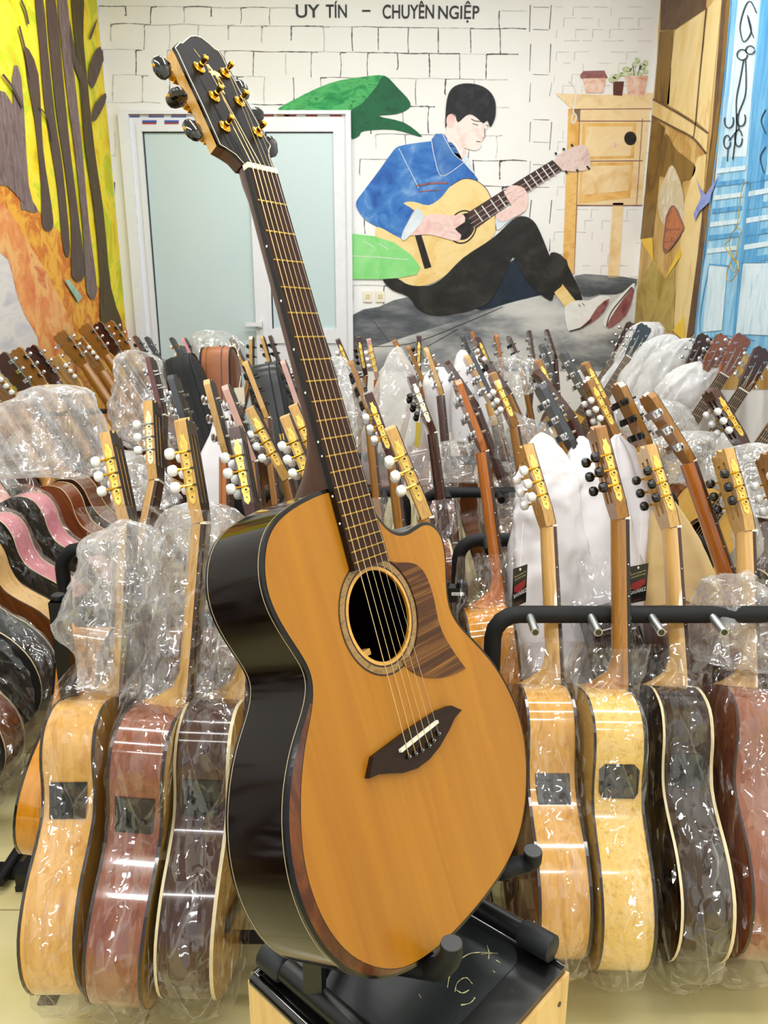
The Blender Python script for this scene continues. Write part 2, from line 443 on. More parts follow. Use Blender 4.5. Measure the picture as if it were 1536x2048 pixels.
# --- painted guitarist
mur = empty('wall_mural', WB.p(990, 400, 1), 'painted mural of a dark-haired guitarist in a blue jacket sitting against white brick', 'mural')
def pm(name, pts, mat, layer, T=T7, smooth=4, label=None): return on(mur, patch(None, WB, name, pts, mat, layer, T, smooth, label))
def ps(name, ls, mat, layer, T=T7): return on(mur, strokes(None, WB, name, ls, mat, layer, T))
P_gnd = paint('painted_ground_grey', ['#3d4147', '#8f9193', '#c9c9c6', '#dcdbd7'], 1.6, stretch=(1, 1, 2.6), dist=.2)
P_gndd = paint('painted_ground_dark', ['#34383d', '#5a5e63', '#8a8c8e'], 3, stretch=(1, 1, 3), dist=.2)
P_jac = paint('painted_jacket_blue', ['#24569f', '#2f6bb8', '#4a82c4', '#7ea4d3'], 7)
P_jacl = paint('painted_lapel_blue', ['#2f66b0', '#5f8cc4'], 9)
P_hair = paint('painted_hair_black', ['#0a0a0b', '#16171a', '#2b2c30'], 18)
P_skin = paint('painted_skin', ['#ecd9d2', '#f1e2dc', '#e7c4bb'], 9)
P_skinp = paint('painted_hand_pink', ['#e9c3bd', '#efd3cb', '#e3b3ab'], 10)
P_gtr = paint('painted_guitar_yellow', ['#eac67c', '#f1d798', '#e6bd6c'], 5)
P_blk = paint('painted_black', ['#121110', '#221d1a', '#3a322c'], 12)
P_trs = paint('painted_trousers', ['#171614', '#24221f', '#3a3833'], 6)
P_navy = paint('painted_navy', ['#16202d', '#222f40'], 8)
P_lgr = paint('painted_light_green', ['#78cf74', '#8ad883', '#a5e29c'], 5)
P_dgr = paint('painted_dark_green', ['#0d4a2f', '#14603a', '#0a3a28'], 8)
P_mgr = paint('painted_mid_green', ['#137a3f', '#23904c', '#4fae62', '#0f6a38'], 9, stretch=(1, 1, 2))
P_fb = paint('painted_fingerboard', ['#2f2320', '#4a3531'], 14)
P_pale = paint('painted_pale_pink', ['#d9bdb6', '#e3cdc6', '#c9a79f'], 14)
P_wht = paint('painted_white', ['#efeeea', '#e0dfdb'], 10)
P_mar = paint('painted_maroon', ['#7a3f40', '#9a6563', '#6a3234'], 10)
P_tab = paint('painted_table_tan', ['#e8c893', '#efd6a8', '#deb87c'], 5)
P_tabo = paint('painted_table_orange', ['#dca44d', '#e9bf73', '#d08f3a'], 6)
P_pot = paint('painted_pot_pink', ['#d79a84', '#e7c2ae', '#f0ddd0'], 20)
P_brown = paint('painted_pot_brown', ['#4a2a20', '#6b3d2e'], 14)
P_leafy = paint('painted_leaf_sprig', ['#8fae6c', '#c3d0a0', '#e0e6cc'], 40)
P_lblue = paint('painted_cuff', ['#c9d5e0', '#e3e9ee'], 10)
pm('painted_ground', [(290,1275),(400,1240),(520,1200),(640,1265),(960,1200),(1200,1130),(1445,1128),(1445,1500),(290,1500)], P_gnd, 1, smooth=0)
pm('painted_shadow', [(290,1275),(400,1240),(520,1200),(640,1272),(800,1255),(950,1215),(700,1300),(480,1370),(330,1420),(290,1430)], P_gndd, 2, smooth=2)
pm('painted_shadow', [(1190,1115),(1300,1112),(1444,1128),(1430,1160),(1360,1190),(1290,1190),(1225,1200)], P_gndd, 2, smooth=2)
ps('painted_crack', [(1.2,[(300,1400),(520,1390),(760,1300),(900,1240)]),(1.0,[(380,1300),(440,1380)]),(1.0,[(560,1420),(720,1330)])], P_blk, 3)
# table, pots
pm('painted_table_leg', [(1165,440),(1212,440),(1205,800),(1188,1110),(1142,1085)], P_tabo, 2, smooth=0)
pm('painted_table_leg', [(1345,820),(1388,820),(1370,1122),(1324,1120)], P_tab, 2, smooth=0)
pm('painted_table_top', [(1112,378),(1300,384),(1506,376),(1498,440),(1180,442)], P_tab, 3, smooth=0)
pm('painted_table_front', [(1182,442),(1496,440),(1490,500),(1462,830),(1200,832),(1212,500)], P_tab, 2, smooth=0)
pm('painted_drawer', [(1222,498),(1440,498),(1430,640),(1218,645)], P_tabo, 3, smooth=0)
pm('painted_drawer', [(1216,660),(1428,655),(1415,800),(1206,822)], P_tabo, 3, smooth=0)
pm('painted_drawer_panel', [(1236,512),(1425,512),(1416,630),(1230,634)], P_tab, 4, smooth=0)
pm('painted_drawer_panel', [(1226,672),(1420,668),(1408,770),(1216,790)], P_tab, 4, smooth=0)
ps('painted_table_outline', [(1.6,[(1200,490),(1496,490)]),(1.6,[(1218,652),(1465,650)]),(1.6,[(1200,830),(1465,830)]),(1.4,[(1464,480),(1440,830)]),(1.4,[(1180,442),(1500,440)]),(1.2,[(1212,445),(1188,1110)])], P_mar, 5)
pm('painted_knob', circ(1415,560,25,28), P_blk, 5)
pm('painted_knob', circ(1348,586,10,12), P_pot, 5)
pm('painted_pot', [(1222,312),(1318,315),(1306,376),(1236,376)], P_pot, 4, smooth=0)
pm('painted_pot_rim', [(1212,305),(1225,288),(1310,286),(1324,316),(1215,318)], P_mar, 5, smooth=0)
pm('painted_pot', [(1346,330),(1390,330),(1382,388),(1346,386)], P_brown, 4, smooth=0)
pm('painted_pot', [(1392,306),(1486,306),(1470,388),(1406,386)], P_pot, 4, smooth=0)
for cx, cy in ((1355,310),(1340,322),(1375,300),(1400,280),(1430,262),(1460,270),(1480,290),(1420,292),(1450,300),(1395,300),(1442,244),(1472,255)):
    pm('painted_sprig', circ(cx+rnd.uniform(-4,4),cy,rnd.uniform(10,17),rnd.uniform(8,13),8), P_leafy, 5, smooth=2)
ps('painted_stem', [(1.2,[(1430,306),(1425,265)]),(1.2,[(1445,306),(1455,262)]),(2.4,[(1412,290),(1420,276)]),(2.4,[(1452,282),(1460,266)])], P_blk, 6)
ps('painted_cord', [(2.4,[(1165,330),(1185,345),(1195,390),(1185,450),(1198,470),(1185,500),(1178,480),(1190,455)])], P_wht, 6)
# leaves
pm('painted_leaf', [(0,452),(60,402),(200,337),(320,313),(422,306),(395,350),(300,450),(283,455)], P_mgr, 2, smooth=3)
pm('painted_leaf', [(422,306),(480,360),(524,410),(520,440),(470,462),(400,470),(500,495),(568,545),(560,552),(460,525),(340,530),(320,550),(285,557),(283,455),(330,420),(390,350)], P_dgr, 3, smooth=3)
# guitarist
pm('painted_far_leg', [(930,1060),(1000,1045),(1140,1040),(1170,1090),(1222,1208),(1180,1205),(1080,1190),(960,1215),(790,1248)], P_navy, 3)
pm('painted_far_leg', [(1090,1030),(1135,1030),(1172,1090),(1222,1208),(1185,1208),(1135,1140)], P_trs, 4)
pm('painted_jacket', [(620,568),(655,540),(700,620),(740,655),(780,700),(800,735),(740,760),(690,790),(600,840),(545,850),(525,880),(500,930),(497,968),(470,955),(420,930),(350,892),(315,850),(309,815),(340,770),(400,690),(450,620),(480,592),(560,577)], P_jac, 4, smooth=3)
pm('painted_neck', [(665,540),(745,600),(755,640),(720,652),(690,610)], P_skinp, 5)
pm('painted_face', [(690,470),(720,480),(770,465),(810,488),(838,495),(836,520),(824,535),(827,560),(811,573),(813,590),(796,608),(768,606),(742,600),(735,640),(715,640),(690,600),(672,550),(676,500)], P_skin, 6, smooth=3)
pm('painted_ear', circ(690,490,18,28), P_skinp, 8)
pm('painted_hair', [(668,515),(670,440),(680,382),(705,350),(750,338),(805,345),(845,368),(868,405),(872,445),(868,480),(850,515),(838,488),(822,500),(800,482),(772,462),(748,472),(718,496),(706,462),(684,468),(676,500)], P_hair, 7, smooth=3)
ps('painted_eye', [(1.6,[(772,482),(790,490),(812,492)]),(1.2,[(778,500),(800,508)]),(1.2,[(832,505),(842,512)]),(1.4,[(792,572),(808,574)]),(1.0,[(826,520),(828,552),(818,560)])], P_blk, 8)
pm('painted_lapel', [(612,565),(660,542),(742,655),(655,710),(632,650)], P_jacl, 6, smooth=2)
ps('painted_lapel_edge', [(1.3,[(612,570),(625,640),(655,712),(742,658)]),(1.2,[(655,540),(700,620),(742,655)]),(1.2,[(480,600),(520,680),(560,760)])], P_lblue, 7)
pm('painted_collar', [(735,650),(752,618),(788,705),(770,690)], P_lblue, 7, smooth=0)
ps('painted_pocket', [(3.5,[(548,752),(610,742),(680,740)]),(2,[(560,775),(650,768)])], P_mar, 7)
pm('painted_guitar_body', [(500,822),(540,816),(600,830),(650,800),(690,752),(740,724),(790,730),(832,762),(856,812),(868,862),(872,930),(835,985),(765,1025),(705,1085),(640,1132),(580,1155),(520,1150),(470,1120),(430,1060),(400,1000),(386,940),(400,918),(470,955),(500,960),(560,905),(540,850)], P_gtr, 5, smooth=3)
ps('painted_guitar_outline', [(1.4,[(690,752),(740,724),(790,730),(832,762),(856,812),(868,862),(872,930)])], P_brown, 6)
pm('painted_rosette', circ(738,918,56,70,18,.35), P_blk, 6)
pm('painted_rosette', circ(738,918,50,64,18,.35), P_gtr, 7)
pm('painted_sound_hole', circ(745,916,40,56,16,.35), P_blk, 8)
pm('painted_bridge', [(540,935),(566,932),(612,1080),(584,1088)], P_blk, 6, smooth=0)
pm('painted_fingerboard', [(755,862),(930,752),(1100,648),(1140,688),(960,800),(790,925)], P_fb, 9, smooth=0)
ps('painted_fret', [(2.2,[(a,b),(a+34,b+48)]) for a,b in ((785,848),(815,832),(850,808),(880,790),(905,772),(985,724),(1010,708),(1034,692),(1058,678),(1080,664))], P_wht, 10)
ps('painted_string', [(.8,[(770,905),(1120,680)]),(.8,[(762,885),(1110,665)]),(.8,[(780,920),(1130,690)])], P_pale, 11)
pm('painted_headstock', [(1108,648),(1148,612),(1218,585),(1244,606),(1254,660),(1234,690),(1140,690)], P_pale, 9, smooth=2)
ps('painted_peg', [(4,[(1118,625),(1110,618)]),(4,[(1150,608),(1142,600)]),(4,[(1182,594),(1176,584)]),(4,[(1152,690),(1160,702)]),(4,[(1196,686),(1204,694)]),(4,[(1238,672),(1250,686)])], P_blk, 10)
pm('painted_hand', [(905,782),(932,750),(985,760),(1000,800),(992,850),(942,880),(892,897),(870,872),(900,850),(936,832)], P_skinp, 11, smooth=2)
pm('painted_sleeve', [(870,872),(895,890),(935,870),(965,862),(905,910),(876,930)], P_lblue, 8, smooth=2)
pm('painted_forearm', [(560,885),(620,866),(700,872),(740,868),(746,898),(706,925),(732,950),(716,975),(660,962),(600,948),(540,952),(515,948),(545,912)], P_skinp, 11, smooth=2)
ps('painted_finger', [(1.2,[(640,905),(700,915)]),(1.2,[(650,930),(720,945)]),(1.2,[(925,790),(990,800)]),(1.2,[(915,815),(985,830)])], P_pale, 12)
pm('painted_cuff', [(490,962),(502,925),(535,872),(552,842),(582,872),(560,915),(522,955),(502,972)], P_lblue, 12, smooth=2)
pm('painted_trousers', [(415,1125),(470,1124),(520,1152),(580,1159),(650,1130),(740,1042),(860,962),(940,888),(982,874),(1022,892),(1052,942),(1100,1060),(1142,1142),(1110,1180),(1092,1216),(1020,1160),(965,1080),(940,1040),(905,1120),(860,1200),(800,1246),(640,1276),(560,1250),(520,1200),(450,1170)], P_trs, 8, smooth=3)
pm('painted_leaf', [(290,945),(380,955),(460,980),(530,1030),(568,1080),(552,1110),(480,1124),(400,1129),(290,1128)], P_lgr, 9, smooth=0)
ps('painted_leaf_vein', [(1.2,[(292,1035),(400,1040),(520,1050)]),(1.0,[(400,985),(440,1010)]),(1.0,[(340,975),(380,1000)])], P_wht, 10)
pm('painted_ankle', [(1098,1172),(1140,1148),(1206,1232),(1160,1252)], P_gtr, 7, smooth=0)
pm('painted_shoe', [(1150,1242),(1200,1214),(1245,1215),(1292,1194),(1332,1200),(1328,1222),(1288,1272),(1222,1322),(1170,1338),(1158,1318)], P_wht, 8, smooth=2)
pm('painted_sole', [(1330,1206),(1306,1262),(1255,1306),(1215,1322),(1250,1290),(1282,1240)], P_mar, 9, smooth=2)
pm('painted_shoe', [(1305,1300),(1340,1230),(1426,1145),(1428,1170),(1400,1270),(1330,1326)], P_wht, 7, smooth=2)
pm('painted_sole', [(1320,1318),(1350,1260),(1424,1160),(1424,1205),(1398,1272),(1340,1322)], P_mar, 8, smooth=2)
ps('painted_shoe_outline', [(2.2,[(1170,1338),(1222,1322),(1260,1290)]),(2,[(1318,1320),(1338,1260),(1420,1160)]),(1.2,[(1205,1230),(1215,1240)]),(1.2,[(1220,1225),(1230,1236)])], P_blk, 10)
# painted socket pair beside the light green leaf
soc = empty('wall_socket', WB.p(733, 592, 1), 'pale wall socket pair below the painted light green leaf', 'socket')
for u in (727, 752):
    a, b_ = WB.p(u, 604, 1), WB.p(u+17, 582, 1)
    on(soc, MB().box((a.x, D-.010, a.z), (b_.x, D-.001, b_.z)).build('socket_plate', M_bone))
    on(soc, MB().box((a.x+.012, D-.012, a.z+.02), (b_.x-.012, D-.010, b_.z-.02)).build('socket_face', M_cream))

# --- left wall: autumn avenue
avn = empty('autumn_mural', WL.p(120, 350, 1), 'painted mural of an avenue of dark trunks and yellow autumn leaves', 'mural')
P_yel = paint('painted_yellow_leaves', ['#c9a400', '#f1d21a', '#f6e13c', '#c4d21c', '#eab21c'], 5, dist=.6, detail=7)
P_orl = paint('painted_orange_leaves', ['#d98a1e', '#eab03a', '#c9661f', '#e6c04a'], 8, dist=.5, detail=7)
P_rust = paint('painted_rust_leaves', ['#cf6a3e', '#e08f4f', '#eab56f', '#c75a34'], 7, dist=.5, detail=7)
P_path = paint('painted_path_grey', ['#c4c2c6', '#dcd6cf', '#b7b5bd'], 3, stretch=(1, 1, 3))
P_trk = paint('painted_trunk', ['#3a2a22', '#5a463d', '#4a382c', '#7a6a64'], 9, stretch=(9, 9, .7))
P_trk2 = paint('painted_trunk_dark', ['#241a10', '#3d2f18', '#5b4718', '#2c2018'], 9, stretch=(9, 9, .7))
P_trk3 = paint('painted_trunk_mauve', ['#6a5350', '#8a7672', '#57403c', '#9d8c8a'], 9, stretch=(9, 9, .7))
P_teal = paint('painted_bench_green', ['#86a890', '#a9c4ac'], 10)
def lm(name, pts, mat, layer, smooth=3): return on(avn, patch(None, WL, name, pts, mat, layer, T5, smooth))
lm('painted_foliage', [(-700,-600),(500,-600),(520,0),(690,1880),(690,2400),(-700,2400)], P_yel, 0, 0)
lm('painted_leaf_bank', [(0,990),(100,1050),(200,1130),(330,1260),(380,1340),(480,1500),(560,1580),(690,1800),(690,2300),(-200,2300),(-200,900)], P_orl, 1, 2)
lm('painted_path', [(-600,1250),(0,1340),(60,1420),(90,1560),(130,1700),(200,1790),(260,1900),(200,2000),(-600,2300)], P_path, 2, 2)
lm('painted_leaf_drift', [(-60,1080),(40,1130),(130,1280),(230,1440),(330,1630),(420,1850),(430,2000),(230,1980),(200,1820),(130,1700),(80,1560),(40,1400),(-60,1300)], P_rust, 3, 2)
trunks = [([(60,420),(110,420),(150,1000),(200,1135),(130,1130),(100,1060)],P_trk3),([(-60,520),(60,560),(110,1040),(130,1100),(30,1000),(-60,960)],P_trk3),
 ([(130,250),(200,400),(225,800),(270,1100),(278,1230),(222,1220),(215,1000),(180,650),(140,420)],P_trk),
 ([(180,-40),(225,0),(250,260),(290,640),(330,900),(370,1340),(335,1345),(300,1000),(255,720),(225,500),(205,250)],P_trk),
 ([(240,0),(290,0),(330,400),(370,800),(420,1200),(450,1480),(380,1490),(375,1200),(340,900),(290,560)],P_trk),
 ([(300,-20),(350,-20),(380,300),(430,760),(470,1200),(515,1570),(460,1575),(440,1260),(400,860),(350,480)],P_trk3),
 ([(378,-40),(440,-40),(440,200),(460,420),(500,800),(550,1150),(590,1550),(655,1780),(540,1760),(530,1500),(500,1150),(450,800),(420,450),(390,180)],P_trk2)]
for k, (p, m) in enumerate(trunks): lm('painted_trunk', p, m, 4+k, 3)
for p in ([(530,250),(545,330),(500,460),(480,470),(466,390),(490,300)], [(560,500),(555,560),(505,650),(484,640),(500,560)], [(470,200),(512,100),(505,140),(480,210)], [(365,100),(400,310),(470,440),(440,460),(380,330)]): lm('painted_bough', p, P_trk, 11, 2)
on(avn, strokes(None, WL, 'painted_twig', [(5,[(0,400),(60,480),(110,580)]),(4,[(100,0),(125,60),(140,130)]),(4,[(90,140),(120,260),(150,420)]),(3,[(200,580),(245,640),(270,760)])], P_trk, 12, T5))
lm('painted_bench', [(335,1510),(360,1505),(432,1600),(410,1630)], P_teal, 12, 0)
lm('painted_bench', [(510,1755),(560,1770),(660,1830),(660,1860),(600,1850),(495,1810)], P_teal, 12, 0)
# --- right wall: old yellow house with a blue shuttered door
hou = empty('house_mural', WR.p(1400, 350, 1), 'painted mural of an old yellow facade with tall blue shutters', 'mural')
P_och = paint('painted_ochre', ['#c99f58', '#d9b877', '#b98b45', '#e2c78b'], 3, stretch=(1, 1, .6))
P_ochl = paint('painted_ochre_light', ['#e3c27c', '#ecd39a', '#d9b168'], 4, stretch=(1, 1, .5))
P_ochd = paint('painted_ochre_dark', ['#6a4c1d', '#8c6a2c', '#4f3a1c'], 5, stretch=(1, 1, .4))
P_umb = paint('painted_umber', ['#4b3526', '#6b4f38', '#35261d'], 5)
P_yb = paint('painted_bright_yellow', ['#eebc2e', '#f3cf4d'], 8)
P_blue = paint('painted_shutter_blue', ['#5fa7d6', '#7dbbe2', '#9ccdea', '#c4e0ef'], 5, stretch=(3, 3, .5))
P_blue2 = paint('painted_shutter_deep', ['#3b87c0', '#5aa2d4', '#77b7de'], 6, stretch=(3, 3, .5))
P_blue3 = paint('painted_shutter_pale', ['#b9d9ea', '#dcebf2', '#9fcbe6'], 6, stretch=(3, 3, .5))
P_iron = paint('painted_iron', ['#1f2c38', '#33424f'], 20)
P_bird = paint('painted_bird', ['#6f83c8', '#8fa0dc', '#5c6fb8'], 16)
P_brk = paint('painted_bare_brick', ['#a5562f', '#c47a4b', '#8a4326'], 20)
P_haze = paint('painted_bare_plaster', ['#e3dccb', '#cdbb95', '#efe9dd'], 8)
def rm(name, pts, mat, layer, smooth=0): return on(hou, patch(None, WR, name, pts, mat, layer, T8, smooth))
def rs(name, ls, mat, layer): return on(hou, strokes(None, WR, name, ls, mat, layer, T8))
rm('painted_facade', [(216,-200),(1300,-200),(1300,2100),(70,2100),(78,1760),(140,1000),(200,330)], P_och, 0)
rm('painted_eaves', [(225,-120),(480,-120),(465,40),(290,160),(218,165)], P_umb, 1)
rm('painted_shade', [(216,170),(290,160),(268,560),(182,600)], P_ochd, 2)
rm('painted_shade', [(175,625),(245,690),(210,1000),(180,1280),(112,1290),(140,1000)], P_ochd, 2, 0)
rm('painted_panel', [(300,160),(466,50),(415,660),(255,560)], P_ochl, 2)
rm('painted_pilaster', [(478,40),(555,-40),(480,715),(412,650)], P_ochl, 2)
rm('painted_ledge', [(182,535),(405,665),(480,718),(470,830),(400,745),(176,625)], P_ochl, 3)
rs('painted_ledge_line', [(4,[(182,535),(300,600),(405,665),(480,718)]),(4,[(176,625),(300,690),(400,745),(470,828)]),(2,[(470,40),(440,350),(412,660),(400,745)]),(2,[(300,158),(466,45)])], P_umb, 5)
rm('painted_damp_stain', [(215,830),(250,720),(300,800),(360,850),(412,900),(390,960),(340,980),(330,1060),(250,960),(205,940)], P_ochd, 3, 3)
rm('painted_bare_plaster', [(245,960),(285,890),(330,980),(350,1100),(330,1240),(230,1200),(210,1060)], P_haze, 4, 3)
rm('painted_pilaster', [(420,850),(470,830),(400,1760),(355,1845),(290,1785),(350,1100)], P_ochl, 3)
rm('painted_bright_plaster', [(115,1290),(180,1280),(185,1400),(250,1500),(330,1330),(335,1380),(250,1505),(180,1400)], P_yb, 5, 0)
rm('painted_bare_brick', [(258,1165),(295,1110),(345,1210),(340,1250),(270,1345),(240,1340)], P_brk, 6, 0)
rs('painted_brick_outline', [(3,[(258,1165),(295,1110),(345,1210),(340,1250),(270,1345),(240,1340),(258,1165)]),(2,[(250,1240),(335,1235)]),(2,[(248,1305),(300,1300)])], P_mar, 7)
rm('painted_lower_wall', [(95,1560),(180,1400),(250,1505),(300,1420),(295,1790),(78,1760)], paint('painted_olive_wall', ['#a08a3f', '#c2a95f', '#8d7a3a'], 4), 3)
rm('painted_yellow_foot', [(290,1780),(350,1700),(355,1845)], P_yb, 5)
rm('painted_door_jamb', [(560,-60),(615,-60),(520,800),(405,1790),(360,1845),(420,1400),(500,700)], P_umb, 4)
rm('painted_door_jamb', [(585,-60),(618,-60),(522,800),(445,1500),(470,1000),(540,500)], P_ochd, 5)
rm('painted_shutter', [(615,-80),(1300,-80),(1300,2000),(800,1915),(405,1885),(440,1560),(520,960),(560,560)], P_blue, 6)
rm('painted_shutter_upper', [(650,-40),(770,-40),(690,845),(560,845),(600,480)], P_blue3, 7)
rm('painted_shutter_stile', [(775,-60),(840,-60),(800,880),(690,1900),(610,1890),(690,1000)], P_blue2, 8)
for a in range(7):
    y = 870+a*72
    rm('painted_louvre', [(535-a*9, y+40), (690-a*8, y+22), (688-a*8, y+46), (532-a*9, y+66)], P_blue2 if a % 2 else P_blue3, 9)
    rm('painted_louvre', [(712-a*6, y+90), (860, y+62), (860, y+90), (708-a*6, y+118)], P_blue3 if a % 2 else P_blue2, 9)
rm('painted_shutter_panel', [(490,1430),(590,1440),(560,1780),(455,1790)], P_blue3, 9)
rm('painted_shutter_panel', [(675,1420),(860,1420),(860,1810),(635,1800)], P_blue3, 9)
rs('painted_shutter_line', [(3,[(490,1425),(600,1435)]),(3,[(665,1415),(798,1410)]),(2,[(490,1430),(440,1790),(590,1810),(740,1835)]),(2,[(615,-60),(560,560),(440,1560),(405,1885)])], P_blue2, 10)
scroll = []
for (cx, cy, r0, r1, a0, a1) in ((672,295,28,28,0,6),(715,270,24,22,0,6),(600,650,24,40,-.5,3.6),(665,640,24,40,-.6,3.9),(590,765,18,35,0,6),(652,745,20,45,0,6)):
    scroll.append((2.6, [(cx+r0*math.cos(a0+(a1-a0)*t/12), cy+r1*math.sin(a0+(a1-a0)*t/12)) for t in range(13)]))
scroll += [(2.4,[(680,320),(660,430),(640,540),(640,690),(620,860)]),(2.4,[(690,320),(690,500),(650,620),(655,700)]),(2.4,[(750,70),(720,10),(690,30),(660,140),(680,225),(720,170),(705,90)]),(2,[(700,80),(715,150),(735,205)]),(2.2,[(800,590),(775,650),(800,720)]),(2.2,[(800,790),(770,850),(790,930)]),(2,[(595,800),(590,870)]),(2,[(645,700),(600,760)])]
rs('painted_ironwork', scroll, P_iron, 11)
rm('painted_bird', [(420,950),(445,1015),(475,1050),(548,940),(505,1050),(495,1090),(440,1140),(415,1190),(410,1150),(440,1085),(450,1060)], P_bird, 12)
rope = empty('hanging_cord', hx(1466, 480, XR-.03), 'golden twisted cord hanging on the blue painted shutters', 'cord')
b = MB(); 
for pts in ([(682,980),(660,1010),(645,1100),(630,1220),(600,1260),(590,1320),(620,1400),(640,1290),(655,1240),(620,1230)], [(600,1290),(565,1320),(590,1370),(610,1390),(585,1440),(575,1500),(600,1515),(640,1450),(615,1400),(600,1380)], [(605,1390),(635,1420),(620,1470),(590,1420)]):
    b.tube([hx(*T8(q), XR-.045) for q in catmull([V(*q, 0) for q in pts], 4, False) for q in [(q.x, q.y)]], .0022, 5)
on(rope, b.build('cord_loop', plain('golden_cord', '#c9a53a', .35, .4)))
on(rope, MB().tube([hx(*T8((682,978)), XR-.05), hx(*T8((682,978)), XR)], .004, 6).build('nail', M_steel))

# ------------------------------------------------------------------ door
M_upvc = plain('white_upvc', '#e6e8ec', .28, spec=.4)
M_frost = plain('frosted_glass', '#c3d7d9', .22, spec=.5, col2='#c9dbdd', scale=1.2)
M_gasket = plain('black_gasket', '#1c2224', .5)
door = empty('door_1', V(-.8, D, 0), kind='structure')
def wx(u, v): return hy(u, v, D).x
def wz(u, v): return hy(u, v, D).z
Xo0, Xo1, Zo = wx(240, 225), wx(702, 228), wz(470, 224)
def dbox(name, x0, x1, z0, z1, ya, yb, mat, kindp=None):
    return on(door, MB().box((x0, D-ya, z0), (x1, D-yb, z1)).build(name, mat))
gx0, gx1 = wx(287, 266), wx(497, 266); hx0, hx1 = wx(531, 266), wx(667, 266); gz = wz(470, 265); pz = wz(600, 657)
bx = wx(262, 235)
dbox('door_casing', Xo0, bx, 0, Zo, .05, 0, M_upvc); dbox('door_casing', Xo1-.03, Xo1, 0, Zo, .05, 0, M_upvc); dbox('door_casing', bx, Xo1-.03, Zo-.02, Zo, .05, 0, M_upvc)
dbox('outer_frame', bx, bx+.035, 0, Zo-.02, .028, 0, M_upvc)
dbox('head_rail', bx+.035, Xo1-.03, gz+.045, Zo-.02, .028, 0, M_upvc)
dbox('leaf_stile', bx+.035, gx0, 0, gz+.045, .036, 0, M_upvc); dbox('leaf_stile', gx1, hx0-.02, 0, gz+.045, .036, 0, M_upvc)
dbox('leaf_rail', gx0, gx1, gz, gz+.045, .036, 0, M_upvc); dbox('leaf_rail', gx0, gx1, 0, .14, .036, 0, M_upvc)
dbox('side_frame', hx0-.02, hx0, 0, gz+.045, .03, 0, M_upvc); dbox('side_frame', hx1, Xo1-.03, 0, gz+.045, .03, 0, M_upvc)
dbox('side_rail', hx0, hx1, gz, gz+.045, .03, 0, M_upvc); dbox('side_rail', hx0, hx1, pz-.09, pz, .03, 0, M_upvc)
dbox('side_panel', hx0, hx1, 0, pz-.09, .018, 0, M_upvc)
dbox('glass_pane', gx0, gx1, .14, gz, .014, 0, M_frost); dbox('glass_pane', hx0, hx1, pz, gz, .014, 0, M_frost)
for (a, b_, z0) in ((gx0, gx1, .14), (hx0, hx1, pz)):
    dbox('gasket', a, a+.008, z0, gz, .017, .014, M_gasket); dbox('gasket', a, b_, gz-.006, gz, .017, .014, M_gasket)
hz_ = wz(505, 648)
hm = MB().box((gx1+.02, D-.07, hz_-.02), (gx1+.045, D-.036, hz_+.02)).box((gx1-.06, D-.075, hz_-.012), (gx1+.045, D-.055, hz_+.012))
on(door, hm.build('door_handle', M_upvc)); dbox('lock_plate', gx1+.02, gx1+.05, hz_-.16, hz_+.05, .041, .036, M_upvc)
dbox('lock_cylinder', gx1+.028, gx1+.042, hz_-.10, hz_-.07, .046, .041, M_steel)
M_tr, M_tb, M_to = plain('tape_red', '#a23a3c', .5), plain('tape_blue', '#3d58a8', .5), plain('tape_orange', '#c79b55', .5)
def dsticker(u0, u1, v0, v1, mat): dbox('tape_strip', wx(u0, v0), wx(u1, v0), wz(u0, v1), wz(u0, v0), .0292 if v0 < 240 else .0372, .028, mat)
for k, u in enumerate((252, 300, 345, 390)):
    dsticker(u, u+30, 229, 233, M_tr); dsticker(u, u+30, 234, 237, M_tb)
for k, u in enumerate((288, 332, 376)):
    dsticker(u, u+28, 243, 247, M_tb); dsticker(u, u+28, 248, 251, M_tr)
for k, u in enumerate((525, 555, 570, 612, 660)): dsticker(u, u+24, 231, 235, M_tr if k != 1 else M_to)
#PART2
# ------------------------------------------------------------------ the featured guitar (x to treble, y to head, z out of the top; origin at the nut)
RC = Matrix(((0.60331473, -0.26587672, 0.75187825), (0.79647812, 0.2486645, -0.55117019), (-0.04042211, 0.93138367, 0.36178794)))
HM = Matrix.Translation((-0.133803, 0.93491343, H+0.12763272)) @ RC.to_4x4()
HI = HM.inverted()
def bp(u, v, z=0.0, plane=None):
    o = HI@Vector((0, 0, H)); d = HI.to_3x3()@ray(u, v)
    if plane is None: return o+d*((z-o.z)/d.z)
    q, n = plane; return o+d*((q-o).dot(n)/d.dot(n))
hero = empty('acoustic_guitar', HM, 'large natural-top cutaway acoustic guitar with glossy black sides, upright on a stand', 'guitar')
M_top = wood('spruce_top', '#935a10', '#ab721a', '#bb8427', axis='y', freq=48, rough=.34, coat=.14, stretch=26, wave=True, spec=.3)
M_rose = wood('rosewood_side', '#050201', '#100604', '#241009', axis='y', freq=70, rough=.1, coat=.0, stretch=9, wave=True, spec=.27)
M_bevel = wood('armrest_wood', '#2a1006', '#4f240d', '#784617', axis='y', freq=40, rough=.22, coat=.15, stretch=4, spec=.35)
M_zebra = wood('zebra_pickguard', '#301908', '#4d2b10', '#9a6a2c', axis='x', freq=150, rough=.4, coat=.0, stretch=40, spec=.3, rot=(0, 0, math.radians(24)))
M_hfb = wood('hero_fingerboard', '#1b0b05', '#34190c', '#402312', axis='y', freq=260, rough=.55, coat=0, stretch=18, spec=.25)
M_hbr = wood('hero_bridge', '#160a06', '#2b170d', axis='x', freq=240, rough=.5, coat=0, stretch=14, spec=.25)
M_neck = wood('hero_neck', '#351a09', '#552f15', axis='y', freq=70, rough=.35, coat=.2)
